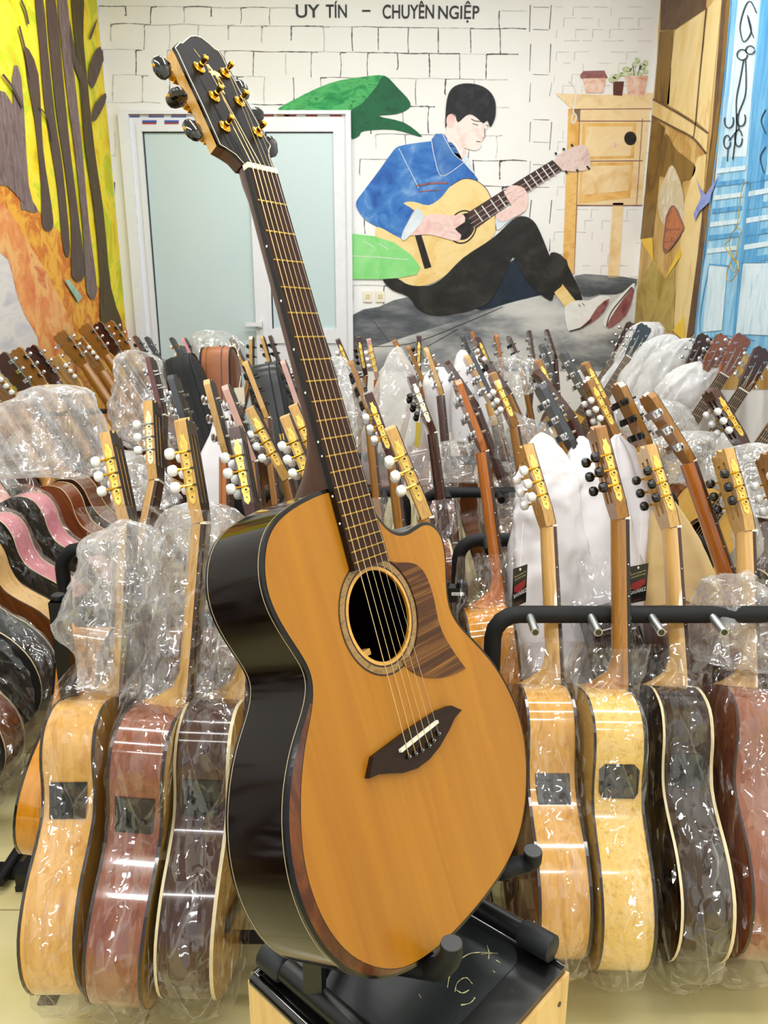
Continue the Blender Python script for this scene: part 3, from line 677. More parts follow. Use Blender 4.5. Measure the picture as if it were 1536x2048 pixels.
M_maple = wood('maple_edge', '#b8873a', '#d4a656', '#a8762c', axis='y', freq=90, rough=.3, coat=.3, stretch=5)
M_hface = wood('ebony_face', '#0b0908', '#1b1411', axis='y', freq=160, rough=.45, coat=0, spec=.07)
M_bbind = plain('black_binding', '#080706', .2, spec=.4)
M_ros1 = wood('rosette_light', '#c48c33', '#d9a650', axis='x', freq=120, rough=.3, coat=.3)
M_ros2 = wood('rosette_brown', '#6b4d22', '#93723a', '#4c3417', axis='x', freq=130, rough=.25, coat=.4, stretch=3)
M_redline = plain('rosette_line', '#2a0d08', .3)
M_purf = plain('purfling', '#cbb894', .35)
M_tusq = plain('nut_bone', '#f1e8cd', .35)
TZ = -.008
TC = [(658.6,982.8),(638.4,990.8),(614.2,1000.9),(590,1015),(569.7,1029.2),(553.6,1045.3),(541.5,1063.5),(533.4,1085.7),(529.4,1114),(529.4,1142),(532.6,1170.5),(539.5,1196.7),(551.6,1227),(567.7,1255.3),(585.9,1283.5),(602,1307.8),(614.2,1328),(622.2,1348),(626.3,1370.3),(627,1396.6),(622.2,1428.9),(616.5,1460),(607.5,1498.5),(602.8,1554.7),(600.5,1606.3),(601.4,1662.5),(606.6,1718.8),(619.2,1775),(640.3,1831.3),(668.5,1878.2),(701.3,1913.4),(738.8,1932.1),(776.3,1940),(804.4,1936.8),(832.6,1925),(870.1,1899.3),(907.6,1864),(949.8,1817.2),(982.6,1775),(1010.7,1732.9),(1029.5,1695.4),(1043.5,1653),(1050.6,1606.3),(1052.9,1554.7),(1052.6,1525),(1048,1468.7),(1035,1420),(1014,1372),(990,1333.7),(970,1308),(943,1280),(917,1254),(900.8,1229),(892.7,1198.7),(891.2,1162.4),(890.7,1126),(887.9,1093.8),(882.6,1073.6),(872.5,1057.4),(858.4,1048.6),(846.3,1048.6),(832.2,1059.5),(818,1069.6),(803.9,1073.6),(787.8,1070.4),(775.6,1061.5),(765.5,1051.4),(756.3,1039)]
tc = [bp(u, v, TZ) for u, v in TC]
tc = [V(p.x, p.y, 0) for p in tc]
# the part hidden under the fingerboard closes the outline, then light smoothing
tc += [V(.027, -.385, 0), V(.006, -.366, 0)]
def smooth_loop(P, it):
    for _ in range(it):
        P = [(P[i-1]+P[i]*2+P[(i+1) % len(P)])/4 for i in range(len(P))]
    return P
OT = catmull(smooth_loop(tc, 1), 3)
n = len(OT)
def nrm(P, i):
    t = (P[(i+1) % len(P)]-P[i-1]).normalized(); return V(t.y, -t.x, 0)   # outward for this winding
cen = sum(OT, V(0, 0, 0))/n
sgn = 1 if nrm(OT, 30).dot(OT[30]-cen) > 0 else -1
NO = [nrm(OT, i)*sgn for i in range(n)]
def bev(p):                     # arm bevel on the bass side of the lower bout
    if p.x < -.06 and p.y < -.53:
        t = max(0, min(1, (-.53-p.y)/.12)); t2 = max(0, min(1, (p.y+.875)/.06)); 
        return .0042+.0085*t*t*(3-2*t)*(t2*t2*(3-2*t2))
    return .0042
BV = [bev(p) for p in OT]
for _ in range(6): BV = [(BV[i-1]+2*BV[i]+BV[(i+1) % n])/4 for i in range(n)]
OE = [OT[i]+NO[i]*BV[i] for i in range(n)]                       # outer edge of body
zE = [TZ-.001-max(0, BV[i]-.0042)*.85 for i in range(n)]
def backz(p): return -.097-.014*max(0, min(1, (-.36-p.y)/.5))
HC = V(-.001, -.511, 0); HR = .0515
hole = [HC+V(HR*math.cos(a), HR*math.sin(a), 0) for a in [2*math.pi*i/48 for i in range(48)]]
fl, tr = fill([V(p.x, p.y, TZ) for p in OT], [[V(p.x, p.y, TZ) for p in reversed(hole)]])
top = MB().add(fl, tr); k0 = len(top.v)
top.add([V(p.x, p.y, TZ-q) for q in (0, .003) for p in hole], [(i, (i+1) % 48, 48+(i+1) % 48, 48+i) for i in range(48)])
bm_top = top.data('soundboard'); link('soundboard', bm_top, M_top, hero, 'warm amber spruce top with faint grain')
# binding: bevel strip + black edge strip, purfling lines
def strip(A, zA, B, zB, m=0, mb=None):
    mb = mb or MB(); mb.mi = m
    L = len(A); mb.add([V(A[i].x, A[i].y, zA[i]) for i in range(L)]+[V(B[i].x, B[i].y, zB[i]) for i in range(L)], [(i, (i+1) % L, L+(i+1) % L, L+i) for i in range(L)])
    return mb
zt = [TZ]*n
def offs(d): return [OT[i]+NO[i]*d[i] for i in range(n)]
pA = offs([.0005]*n); pB = offs([max(.0008, BV[i]-.0032) for i in range(n)])
zB = [TZ-(zE[i] and max(0, BV[i]-.0042)*.65) for i in range(n)]
strip(OT, [TZ+.0003]*n, pA, [TZ+.0003]*n).build('purfling', M_bbind, hero)
mb = MB()
L = n
for i in range(n):
    j = (i+1) % n; m = 1 if .5*(BV[i]+BV[j]) > .0058 else 0
    mb.mi = m; mb.add([V(pA[i].x, pA[i].y, TZ), V(pA[j].x, pA[j].y, TZ), V(pB[j].x, pB[j].y, zB[j]), V(pB[i].x, pB[i].y, zB[i])], [(0, 1, 2, 3)])
mb.build('arm_bevel', [M_bbind, M_bevel], hero, 'brown bevelled arm rest along the lower bass edge')
strip(pB, zB, OE, zE).build('binding', M_bbind, hero, 'glossy black edge binding')
zP = [z-.0035 for z in zE]; zQ = [z-.0043 for z in zE]
OE2 = [OE[i]+NO[i]*.0003 for i in range(n)]
strip(OE, zE, OE, zP).build('binding_side', M_bbind, hero)
strip(OE2, zP, OE2, zQ).build('purfling', M_purf, hero, 'thin cream line beside the binding')
zK = [backz(p) for p in OE]
mb = MB(); rows = 6; vs = []
for r in range(rows+1):
    for i in range(n):
        vs.append(V(OE[i].x, OE[i].y, zP[i]+(zK[i]+.004-zP[i])*r/rows))
mb.add(vs, [(r*n+i, r*n+(i+1) % n, (r+1)*n+(i+1) % n, (r+1)*n+i) for r in range(rows) for i in range(n)])
mb.build('side', M_rose, hero, 'glossy near-black rosewood sides', smooth=True)
strip(OE2, [z+.0046 for z in zK], OE2, [z+.0038 for z in zK]).build('purfling', M_purf, hero, 'thin cream line at the back edge')
strip(OE, [z+.004 for z in zK], OE, zK).build('back_binding', M_bbind, hero)
fl, tr = fill([V(OE[i].x, OE[i].y, zK[i]) for i in range(n)])
MB().add(fl, tr).build('back', M_rose, hero)
# rosette
def ring(r0, r1, z, mat, name, lab=None):
    N_ = 64; vs = [V(HC.x+r*math.cos(2*math.pi*i/N_), HC.y+r*math.sin(2*math.pi*i/N_), z) for r in (r0, r1) for i in range(N_)]
    MB().add(vs, [(i, (i+1) % N_, N_+(i+1) % N_, N_+i) for i in range(N_)]).build(name, mat, hero, lab)
ring(.0515, .0558, TZ+.0004, M_ros1, 'rosette_ring', 'light inner ring round the sound hole'); ring(.0556, .0575, TZ+.0005, M_redline, 'rosette_line')
ring(.0572, .0652, TZ+.0004, M_ros2, 'rosette_ring', 'brown figured outer ring round the sound hole'); ring(.0650, .0669, TZ+.0005, M_redline, 'rosette_line')
# brace visible inside
MB().box((-.06, -.552, -.040), (-.008, -.545, -.030)).build('brace', M_ros1, hero)
# pickguard
pgp = [(775,1121),(793,1125),(812,1125),(832,1129),(848,1145),(860,1172),(869,1205),(876,1240),(888,1272),(908,1305),(931,1337),(900,1351),(868,1356),(838,1351),(812,1334),(803,1322)]
pg = [bp(u, v, TZ+.001) for u, v in pgp]
arc = []
for a in np.linspace(-1.05, .86, 12): arc.append(V(HC.x+.0672*math.cos(a), HC.y+.0672*math.sin(a), TZ+.001))
outer = catmull([V(p.x, p.y, 0) for p in pg[:11]], 3, False)+catmull([V(p.x, p.y, 0) for p in pg[10:]], 3, False)[1:]
MB().prism([V(p.x, p.y, TZ+.0003) for p in outer+[V(a.x, a.y, 0) for a in arc]], (0, 0, .0012)).build('pickguard', M_zebra, hero, 'striped wooden pickguard')
# bridge
bpx = [(739,1557),(748,1514),(780,1490),(830,1452),(880,1420),(903,1411),(924,1420),(910,1436),(899,1460),(880,1493),(860,1518),(835,1537),(806,1546),(780,1547),(757,1549)]
bz = -.001
P0 = [bp(u, v, bz) for u, v in bpx]
MB().prism([V(p.x, p.y, TZ) for p in P0], (0, 0, bz-TZ)).build('bridge', M_hbr, hero, 'dark wooden bridge with pointed wings')
sA, sB = bp(802, 1502, .002), bp(875.7, 1443, .002)
b = MB(); dv = (sB-sA).normalized(); pv = V(-dv.y, dv.x, 0)*.0017
b.prism([V(*(sA-pv).to_2d(), bz), V(*(sB-pv).to_2d(), bz), V(*(sB+pv).to_2d(), bz), V(*(sA+pv).to_2d(), bz)], (0, 0, .004)).build('saddle', M_tusq, hero, 'white bone saddle')
pins = [bp(u, v, .001) for u, v in [(818,1513),(831,1507),(844,1500),(858,1491),(867,1481),(877,1467)]]
for p in pins:
    o = MB().ell((p.x, p.y, .001), (.0034, .0034, .0026), 10, 6).build('bridge_pin', M_blackgloss, hero, smooth=True)
    MB().ell((p.x, p.y, .0036), (.0007, .0007, .0004), 6, 4).build('pin_glint', M_pearl, o)  # white fleck modelled in place of the small highlight on each black pin
# fingerboard
S = .65
def fy(k): return -S*(1-2**(-k/12))
def fw(y): return .0215+(.006/.325)*(-y)
yE = bp(709, 1142, -.001).y; yE2 = bp(773.6, 1120, -.001).y
b = MB()
b.prism([V(-fw(0), 0, -.0068), V(fw(0), 0, -.0068), V(fw(yE2), yE2, -.0068), V(-fw(yE), yE, -.0068)], (0, 0, .0068))
b.build('fingerboard', M_hfb, hero, 'dark brown fingerboard with brass frets')
for s_ in (-1, 1):
    e = yE if s_ < 0 else yE2
    MB().prism([V(s_*fw(0), 0, -.0068), V(s_*(fw(0)+.0012), 0, -.0068), V(s_*(fw(e)+.0012), e, -.0068), V(s_*fw(e), e, -.0068)], (0, 0, .0069)).build('fingerboard_edge', M_bbind, hero)
for k in range(1, 21):
    y = fy(k); MB().tube([(-fw(y), y, .0003), (fw(y), y, .0003)], .0011, 6).build('fret', M_brass, hero)
for k in (3, 5, 7, 9, 12, 15, 17):
    y = (fy(k)+fy(k-1))/2
    for dy in ((-.008, .008) if k == 12 else (0,)):
        MB().ell((-fw(y)-.0012, y+dy, -.0032), (.0005, .0014, .0014), 8, 5).build('side_dot', M_dot, hero)
# neck with volute and heel
b = MB(); ys = [.004, -.01, -.03, -.08, -.16, -.24, -.29, -.315, -.335, -.35, -.362, -.372]
vs = []; K = 12
for y in ys:
    wd = fw(y)+.001; t = max(0, min(1, (-y-.27)/.10)); dep = .0165+.010*(-y)+.068*t**2.0
    if y > -.02: dep += .004
    wn = wd*(1-.12*t)
    for j in range(K+1):
        a = math.pi*j/K; ex = 1.0-.35*t
        cx = math.cos(a); sx = math.sin(a)
        vs.append(V(-wn*math.copysign(abs(cx)**ex, cx), y, -.0068-dep*(abs(sx)**(.9-.3*t))))
b.add(vs, [(i*(K+1)+j, (i+1)*(K+1)+j, (i+1)*(K+1)+j+1, i*(K+1)+j+1) for i in range(len(ys)-1) for j in range(K)])
b.add(vs[:K+1], [tuple(range(K+1))]); b.add(vs[-K-1:], [tuple(range(K+1))])
b.build('neck', M_neck, hero, 'satin brown neck with a flared heel', smooth=True)
MB().box((-fw(0)-.001, 0, -.0075), (fw(0)+.001, .006, .0012)).build('nut', M_tusq, hero, 'ivory nut')
# headstock, tilted back
ANG = math.radians(14); HZ = -.007
hd = V(0, math.cos(ANG), -math.sin(ANG)); hn = V(0, math.sin(ANG), math.cos(ANG)); h0 = V(0, .004, HZ)
def hp(x, t, z=0): return h0+V(x, 0, 0)+hd*t+hn*z
def hb(u, v, z=0):
    q = bp(u, v, plane=(h0+hn*z, hn)); return q.x, (q-h0).dot(hd)
HSP = [(486,327),(470,309),(452,297),(436,288),(400,207),(372,148),(352,104),(346,94),(357,84),(362,86),(370,80),(380,73),(392,72),(404,76),(420,88),(432,99),(440,103),(448,115),(453,126),(480,178),(515,240),(537,282),(545,292),(541,300),(540,312),(545,330),(549,338)]
hs = [hb(u, v) for u, v in HSP]
b = MB()
face = [hp(x, t) for x, t in hs]; backf = [hp(x, t, -.0155) for x, t in hs]
nb = len(face); tri = tessellate_polygon([face])
b.mi = 0; b.add(face, [tuple(t) for t in tri])
b.mi = 1
for i in range(nb):
    j = (i+1) % nb
    m = 1 if (3 <= i <= 6) else (2 if i < 3 or i > 22 else 1)
    b.mi = 3; a0, a1 = hp(*hs[i], -.0028), hp(*hs[j], -.0028); b.add([face[i], face[j], a1, a0], [(0, 1, 2, 3)])
    b.mi = m; b.add([a0, a1, backf[j], backf[i]], [(0, 1, 2, 3)])
b.mi = 2; b.add(backf, [tuple(reversed(t)) for t in tri])
b.build('headstock', [M_hface, M_maple, M_neck, M_bbind], hero, 'black-faced headstock with a pale maple edge')
# scroll volute between neck and headstock
hcx = sum(x for x, t in hs)/nb
b = MB()
ins = [(x+(0-x)*.07, t) for x, t in hs]
LW = .0006
for A, nm in ((ins, 'headstock_purfling'),):
    for i in range(len(A)-1):
        p, q = V(*A[i], 0), V(*A[i+1], 0); t = (q-p).normalized(); nn = V(-t.y, t.x, 0)*LW
        b.add([hp(*(p+nn).to_2d(), .0003), hp(*(q+nn).to_2d(), .0003), hp(*(q-nn).to_2d(), .0003), hp(*(p-nn).to_2d(), .0003)], [(0, 1, 2, 3)])
b.build('headstock_purfling', M_purf, hero)
# gold inlay emblem
def e15(x, y): return hb(380+x/15.36, 90+y/15.36)
M_inlay = plain('gold_inlay', '#b59a52', .3, .6)
for pts in ([(105,120),(125,135),(310,380),(295,375)], [(480,600),(560,600),(705,790),(680,800),(560,700)], [(560,830),(640,785),(760,800),(900,880),(1005,1035),(900,960),(850,1000),(760,930),(640,945),(650,900)],
            [(700,820),(730,830),(870,1060),(925,1380),(895,1390),(850,1080)], [(850,1000),(900,1010),(1085,1310),(1060,1300),(900,1080)], [(900,1060),(920,1180),(1050,1460),(1085,1530),(950,1420),(930,1380),(1000,1440),(905,1200)]):
    P = [e15(*q) for q in pts]; fl, tr = fill([hp(x, t, .0004) for x, t in P])
    MB().add(fl, tr).build('inlay', M_inlay, hero)
# tuners
posts = [((397,137), -1), ((427,195), -1), ((448,255), -1), ((449,148), 1), ((478,205), 1), ((513,266), 1)]
pt = []
for k, ((u, v), sd) in enumerate(posts):
    x, t = hb(u, v); pt.append((x, t))
    r = MB(); ax = lambda z: hp(x, t, z)
    r.tube([ax(0), ax(.0022), ax(.0030), ax(.0034)], [.0074, .0074, .0058, .0040], 16)
    r.tube([ax(.003), ax(.0075), ax(.0085), ax(.0095), ax(.0125), ax(.0165), ax(.0175)], [.0032, .0032, .0022, .0022, .0032, .0034, .0022], 12)
    o = r.build('tuner_post', M_gold, hero, smooth=True)
    ex = -.046 if sd < 0 else .044
    g = MB(); g.tube([hp(ex*.75, t-.004, -.0185), hp(ex-sd*.002, t-.004, -.018), hp(ex+sd*.002, t-.004, -.0125), hp(ex+sd*.004, t-.004, -.0105)], [.0036, .0036, .0026, .0032], 8)
    g.box((-.007, -.008, -.003), (.007, .008, .003), Matrix.Translation(hp(ex*.72, t, -.019))@Matrix.Rotation(-ANG, 4, 'X'))
    g.build('tuner_housing', M_gold, hero, smooth=True)
    tw = (.35, 1.45, .1, .3, 1.2, .5)[k]
    MX = Matrix.Translation(hp(ex+sd*.0135, t-.004, -.0105))@Matrix.Rotation(-ANG, 4, 'X')@Matrix.Rotation(tw, 4, 'X')
    bt = MB()
    prof = [(-.0115, .0022, .0035), (-.009, .0042, .0075), (-.003, .0046, .0112), (.003, .0044, .0118), (.008, .0038, .0098), (.0112, .0026, .0062)]
    vs = []
    for (xx, hzv, hy_) in prof:
        for (ay, az) in ((-1, -.55), (-.75, -1), (.75, -1), (1, -.55), (1, .55), (.75, 1), (-.75, 1), (-1, .55)): vs.append(MX@V(xx*sd, ay*hy_, az*hzv))
    m_ = len(prof); bt.add(vs, [(i*8+j, i*8+(j+1) % 8, (i+1)*8+(j+1) % 8, (i+1)*8+j) for i in range(m_-1) for j in range(8)]+[tuple(range(8)), tuple(range((m_-1)*8, m_*8))])
    o = bt.build('tuner_button', M_blackgloss, hero, 'black tuner button', smooth=True)
    MB().ell(MX@V(.0112*sd, 0, 0), (.0022, .0022, .0022), 8, 5).build('button_screw', M_gold, o)
# strings
order = [2, 1, 0, 3, 4, 5]
for k in range(6):
    x, t = pt[order[k]]; xn = -.0175+.007*k
    fr = k/5; sx_ = sA+(sB-sA)*(.1+.8*fr)
    p = pins[k]
    sd = -1 if k < 3 else 1
    pts = [hp(x+.0035*(-sd), t, .009), V(xn, .006, .0016), V(xn, 0, .0016), V(sx_.x, sx_.y, .0045), V(p.x, p.y, .001)]
    MB().tube(pts, (.00062, .00055, .0005, .00045, .00034, .0003)[k], 5).build('string', M_bronze if k < 4 else M_string, hero)

# ------------------------------------------------------------------ cajon and folding guitar stand
ZT = .50
cl, cr = hz(495, 1945, ZT), hz(1140, 1930, ZT)
side = (cr-cl).length/math.sqrt(2); mid = (cl+cr)/2
yaw = math.atan2((cr-cl).y, (cr-cl).x)-math.pi/4
CM = Matrix.Translation((mid.x, mid.y, 0))@Matrix.Rotation(yaw, 4, 'Z')
caj = empty('cajon_box', CM, 'wooden cajon drum with a black top under the big guitar and its stand', 'drum')
hs2 = side/2
M_ply = wood('cajon_plywood', '#c79b55', '#dcb673', '#b78744', axis='z', freq=30, rough=.3, coat=.3, stretch=9)
M_ctop = plain('cajon_top_black', '#060606', .34, coat=.3)
M_mat = plain('cajon_top_panel', '#1c2121', .42, spec=.4)
e_ = .012
for (a, bb) in (((-hs2, -hs2, .03), (hs2, -hs2+e_, ZT-.012)), ((-hs2, hs2-e_, .03), (hs2, hs2, ZT-.012)), ((-hs2, -hs2+e_, .03), (-hs2+e_, hs2-e_, ZT-.012)), ((hs2-e_, -hs2+e_, .03), (hs2, hs2-e_, ZT-.012))):
    MB().box(a, bb).build('side_panel', M_ply, caj)
MB().box((-hs2+.004, -hs2+.004, ZT-.024), (hs2-.004, hs2-.004, ZT-.003)).build('top_panel', M_ctop, caj, 'black painted top')
b = MB(); rr = .009
for (p, q) in (((-1, -1), (-1, 1)), ((-1, -1), (1, -1)), ((-1, 1), (1, 1))):
    b.tube([(p[0]*(hs2-.006), p[1]*(hs2-.006), ZT-.009), (q[0]*(hs2-.006), q[1]*(hs2-.006), ZT-.009)], rr, 10)
b.build('edge_roll', M_blackgloss, caj, smooth=True)
def rrect(x0, y0, x1, y1, r, k=6):
    o = []
    for cx, cy, a0 in ((x1-r, y1-r, 0), (x0+r, y1-r, 1), (x0+r, y0+r, 2), (x1-r, y0+r, 3)):
        for i in range(k+1): a = (a0+i/k)*math.pi/2; o.append((cx+r*math.cos(a), cy+r*math.sin(a)))
    return o
MB().prism([V(x, y, ZT-.003) for x, y in rrect(-hs2+.045, -hs2+.03, hs2-.05, hs2-.02, .03)], (0, 0, .0012)).build('top_inset', M_mat, caj, 'matt dark grey panel with worn chalk-like scratches')
CI = CM.inverted()
b = MB()
M_scr = plain('scratch_cream', '#c9c08a', .6)
for wd, pts in ((.0016, [(895,1975),(900,1950),(915,1925),(940,1907),(975,1905)]), (.0012, [(974,1890),(978,1905),(977,1918)]), (.0014, [(910,1983),(915,1965),(932,1955),(945,1968)]), (.0016, [(913,1980),(925,1986),(938,1980)]), (.0018, [(922,2010),(940,2006),(950,1995)]), (.001, [(962,1908),(985,1906),(996,1907)]), (.0012, [(992,1920),(1001,1926)]), (.001, [(985,1940),(990,1945)]), (.001, [(838,1988),(842,1996)])):
    P = catmull([CI@hz(u, v, ZT-.0012) for u, v in pts], 4, False)
    for i in range(len(P)-1):
        t = (P[i+1]-P[i]).normalized(); nn = V(-t.y, t.x, 0)*wd*.5*rnd.uniform(.3, 1.2)
        b.add([P[i]+nn, P[i+1]+nn, P[i+1]-nn, P[i]-nn], [(0, 1, 2, 3)])
b.build('scratch', M_scr, caj, kind='stuff')
for px_ in (hs2+.0005,):
    for yy in (-hs2+.03, 0, hs2-.02):
        for zz in (ZT-.045, ZT-.25, .08):
            MB().tube([(px_-.002, yy, zz), (px_+.0006, yy, zz)], .0034, 10).build('screw', M_darkring, caj)
for xx in (-1, 1):
    for yy in (-1, 1): MB().tube([(xx*(hs2-.04), yy*(hs2-.04), 0), (xx*(hs2-.04), yy*(hs2-.04), .031)], .016, 10).build('foot', M_rubber, caj)
st = empty('guitar_stand', V(mid.x, mid.y, ZT), 'black folding A-frame guitar stand with foam arms on top of the cajon', 'stand')
def sp(name, b, mat, label=None, smooth=True): return on(st, b.build(name, mat, None, label, smooth))
RT = .0135; zt_ = ZT+RT+.004
A, B = hz(540, 1912, zt_), hz(690, 2040, zt_); dB = (B-A).normalized()
sp('base_tube', MB().tube([A+dB*.012, A+dB*.36], RT, 14), M_blackmetal)
sp('rubber_foot', MB().tube([A-dB*.008, A-dB*.006, A+dB*.026, A+dB*.03], [RT*1.05, RT*1.3, RT*1.3, RT*1.05], 16), M_rubber, 'ribbed rubber end cap')
C1, D1 = hz(1096, 1893, zt_), hz(945, 1806, zt_); dC = (D1-C1).normalized()
sp('base_tube', MB().tube([C1+dC*.012, C1+dC*.22], RT, 14), M_blackmetal)
sp('rubber_foot', MB().tube([C1-dC*.008, C1-dC*.006, C1+dC*.034, C1+dC*.038], [RT*1.05, RT*1.25, RT*1.25, RT*1.05], 16), M_rubber, 'ribbed rubber end cap')
pp = hz(630, 1978, zt_+.01)
sp('post', MB().box((-.011, -.008, 0), (.011, .008, .062), Matrix.Translation(pp)@Matrix.Rotation(math.atan2(dB.y, dB.x)+.5, 4, 'Z')), M_blackmetal, smooth=False)
w1 = [HM@q for q in (bp(862, 1938, -.03)+V(0, -.006, -.115), bp(862, 1938, -.03), bp(878, 1938, -.005), bp(900, 1915, .022), bp(903, 1888, .03))]
w2 = [HM@q for q in (bp(1000, 1745, -.035)+V(.008, -.008, -.1), bp(1003, 1742, -.035), bp(1040, 1730, -.02), bp(1063, 1722, -.005), bp(1066, 1703, .002))]
for wpts in (w1, w2):
    P = [wpts[0]]+catmull(wpts[1:], 5, False)
    sp('foam_arm', MB().tube(P, .0118, 14), M_blackfoam, 'black foam covered arm with an upturned end')
    e0 = wpts[-1]; t = (P[-1]-P[-2]).normalized(); sp('arm_cap', MB().tube([e0, e0+t*.002], .0112, 14), plain('grey_cap', '#3a3c3e', .5))
hubp = (w1[0]+w2[0])/2+V(-.05, .05, .02)
sp('yoke', MB().tube([w1[0], hubp, w2[0]], .008, 10), M_blackmetal)
sp('yoke', MB().tube([hubp, V(hubp.x, hubp.y, ZT+.012)], .010, 10), M_blackmetal)
sp('yoke', MB().tube([V(hubp.x, hubp.y, zt_), pp+V(0, 0, .004)], .008, 10), M_blackmetal)
sp('yoke', MB().tube([V(hubp.x, hubp.y, zt_), C1+dC*.2], .008, 10), M_blackmetal)
#PART3
# ------------------------------------------------------------------ shop guitars (local x = soundboard normal, y across, z up the neck; origin at the body's foot)
HALF = {'C': [(0,0),(.06,.003),(.118,.018),(.162,.06),(.183,.125),(.170,.195),(.138,.255),(.120,.300),(.124,.345),(.139,.395),(.134,.445),(.095,.480),(.045,.489),(0,.490)],
        'S': [(0,0),(.07,.003),(.135,.020),(.182,.070),(.200,.140),(.188,.210),(.158,.270),(.140,.320),(.140,.370),(.148,.420),(.138,.468),(.098,.498),(.045,.504),(0,.505)]}
DEP = {'C': .093, 'S': .108}; LB = {'C': .49, 'S': .505}; LN = {'C': .325, 'S': .365}
def outline(kind, sub=3):
    h = HALF[kind]; pts = [V(a, z, 0) for a, z in h]+[V(-a, z, 0) for a, z in reversed(h[1:-1])]
    return [(p.x, p.y) for p in catmull(pts, sub)]
def halfw(kind, z):
    h = HALF[kind]
    best = 0
    for (a, za), (b_, zb) in zip(h[:-1], h[1:]):
        if za <= z <= zb and zb > za: return a+(b_-a)*(z-za)/(zb-za)
    return 0
TH = math.radians(14); HT = V(-math.sin(TH), 0, math.cos(TH)); HNn = V(math.cos(TH), 0, math.sin(TH))
_gm = {}
def gmeshes(kind):
    if kind in _gm: return _gm[kind]
    d = DEP[kind]/2; L = LB[kind]; zn = L+LN[kind]; O = outline(kind); n_ = len(O); R = {}
    b = MB(); b.add([V(x, y, z) for x in (-d, -d*.3, d*.4, d) for y, z in O], [(r*n_+i, r*n_+(i+1) % n_, (r+1)*n_+(i+1) % n_, (r+1)*n_+i) for r in range(3) for i in range(n_)])
    R['side'] = b.data('side', True)
    fl, tr = fill([V(-d, y, z) for y, z in O]); R['back'] = MB().add(fl, tr).data('back')
    hc = .335 if kind == 'C' else .35
    hl = [V(d, .045*math.cos(a), hc+.045*math.sin(a)) for a in [2*math.pi*i/20 for i in range(20)]]
    fl, tr = fill([V(d, y, z) for y, z in O], [list(reversed(hl))]); R['soundboard'] = MB().add(fl, tr).data('soundboard')
    b = MB(); q = .0008
    cO = [(y*(1+q/.15), z+(z-.24)*q*3) for y, z in O]
    for xa, xb in ((-d-.0004, -d+.0045), (d-.0055, d+.0004)):
        b.add([V(x, y, z) for x in (xa, xb) for y, z in cO], [(i, (i+1) % n_, n_+(i+1) % n_, n_+i) for i in range(n_)])
    R['binding'] = b.data('binding')
    b = MB(); N2 = 20
    b.add([V(d+.0006, r*math.cos(2*math.pi*i/N2), hc+r*math.sin(2*math.pi*i/N2)) for r in (.047, .058) for i in range(N2)], [(i, (i+1) % N2, N2+(i+1) % N2, N2+i) for i in range(N2)])
    R['rosette'] = b.data('rosette')
    zb = .125 if kind == 'C' else .15
    R['bridge'] = MB().box((d, -.09, zb-.014), (d+.008, .09, zb+.014)).data('bridge')
    # neck
    b = MB(); K = 8; vs = []; zs = [L-.001, L+.012, L+.03, L+.06, L+.16, zn-.02, zn]
    for z in zs:
        t = (z-L)/LN[kind]; wd = (.030-.004*t) if kind == 'C' else (.027-.005*t)
        hl_ = max(0, 1-(z-L)/.045); dp = .022+.062*hl_**1.6
        for j in range(K+1):
            a = math.pi*j/K; vs.append(V(d-dp*math.sin(a)**.8, -wd*math.cos(a)*(1-.25*hl_*math.sin(a)), z))
    b.add(vs, [(i*(K+1)+j, i*(K+1)+j+1, (i+1)*(K+1)+j+1, (i+1)*(K+1)+j) for i in range(len(zs)-1) for j in range(K)])
    b.add(vs[-K-1:], [tuple(range(K+1))])
    R['neck'] = b.data('neck', True)
    w0, w1 = (.031, .026) if kind == 'C' else (.028, .0215)
    ze = hc+.05
    R['fingerboard'] = MB().prism([V(d+.0004, -w0, ze), V(d+.0004, w0, ze), V(d+.0004, w1, zn), V(d+.0004, -w1, zn)], (.0065, 0, 0)).data('fingerboard')
    S_ = .65
    b = MB()
    for k in range(1, 19 if kind == 'C' else 20):
        z = zn-S_*(1-2**(-k/12))
        if z < ze: break
        wd = w1+(w0-w1)*(zn-z)/(zn-ze); b.box((d+.006, -wd, z-.001), (d+.0078, wd, z+.001))
    R['frets'] = b.data('fret')
    b = MB()
    for k in (3, 5, 7, 9, 12):
        z = zn-S_*(1-2**(-(k-.5)/12)); wd = w1+(w0-w1)*(zn-z)/(zn-ze); b.ell((d+.0035, -wd, z), (.0013, .0006, .0013), 6, 4)
    R['dots'] = b.data('side_dot')
    R['nut'] = MB().box((d-.001, -w1, zn), (d+.009, w1, zn+.005)).data('nut')
    org = V(d+.0055, 0, zn+.004)
    hp2 = lambda nn, y, t: org+HT*t+HNn*nn+V(0, y, 0)
    HMx = Matrix((( HNn.x, 0, HT.x, org.x), (0, 1, 0, 0), (HNn.z, 0, HT.z, org.z), (0, 0, 0, 1)))
    b = MB()
    if kind == 'C':
        th = .021
        b.prism([HMx@V(-th, y, t) for y, t in ((-.026, 0), (.026, 0), (.034, .034), (-.034, .034))], HNn*th)
        for y0, y1 in ((-.034, -.019), (-.007, .007), (.019, .034)): b.box((-th, y0, .034), (0, y1, .158), HMx)
        b.prism([HMx@V(-th, y, t) for y, t in ((-.034, .158), (.034, .158), (.035, .182), (.026, .186), (.020, .181), (.010, .184), (0, .192), (-.010, .184), (-.020, .181), (-.026, .186), (-.035, .182))], HNn*th)
    else:
        th = .015
        b.prism([HMx@V(-th, y, t) for y, t in ((-.0225, 0), (.0225, 0), (.030, .03), (.037, .17), (.028, .183), (.012, .180), (0, .187), (-.012, .180), (-.028, .183), (-.037, .17), (-.030, .03))], HNn*th)
    R['headstock'] = b.data('headstock')
    b = MB()
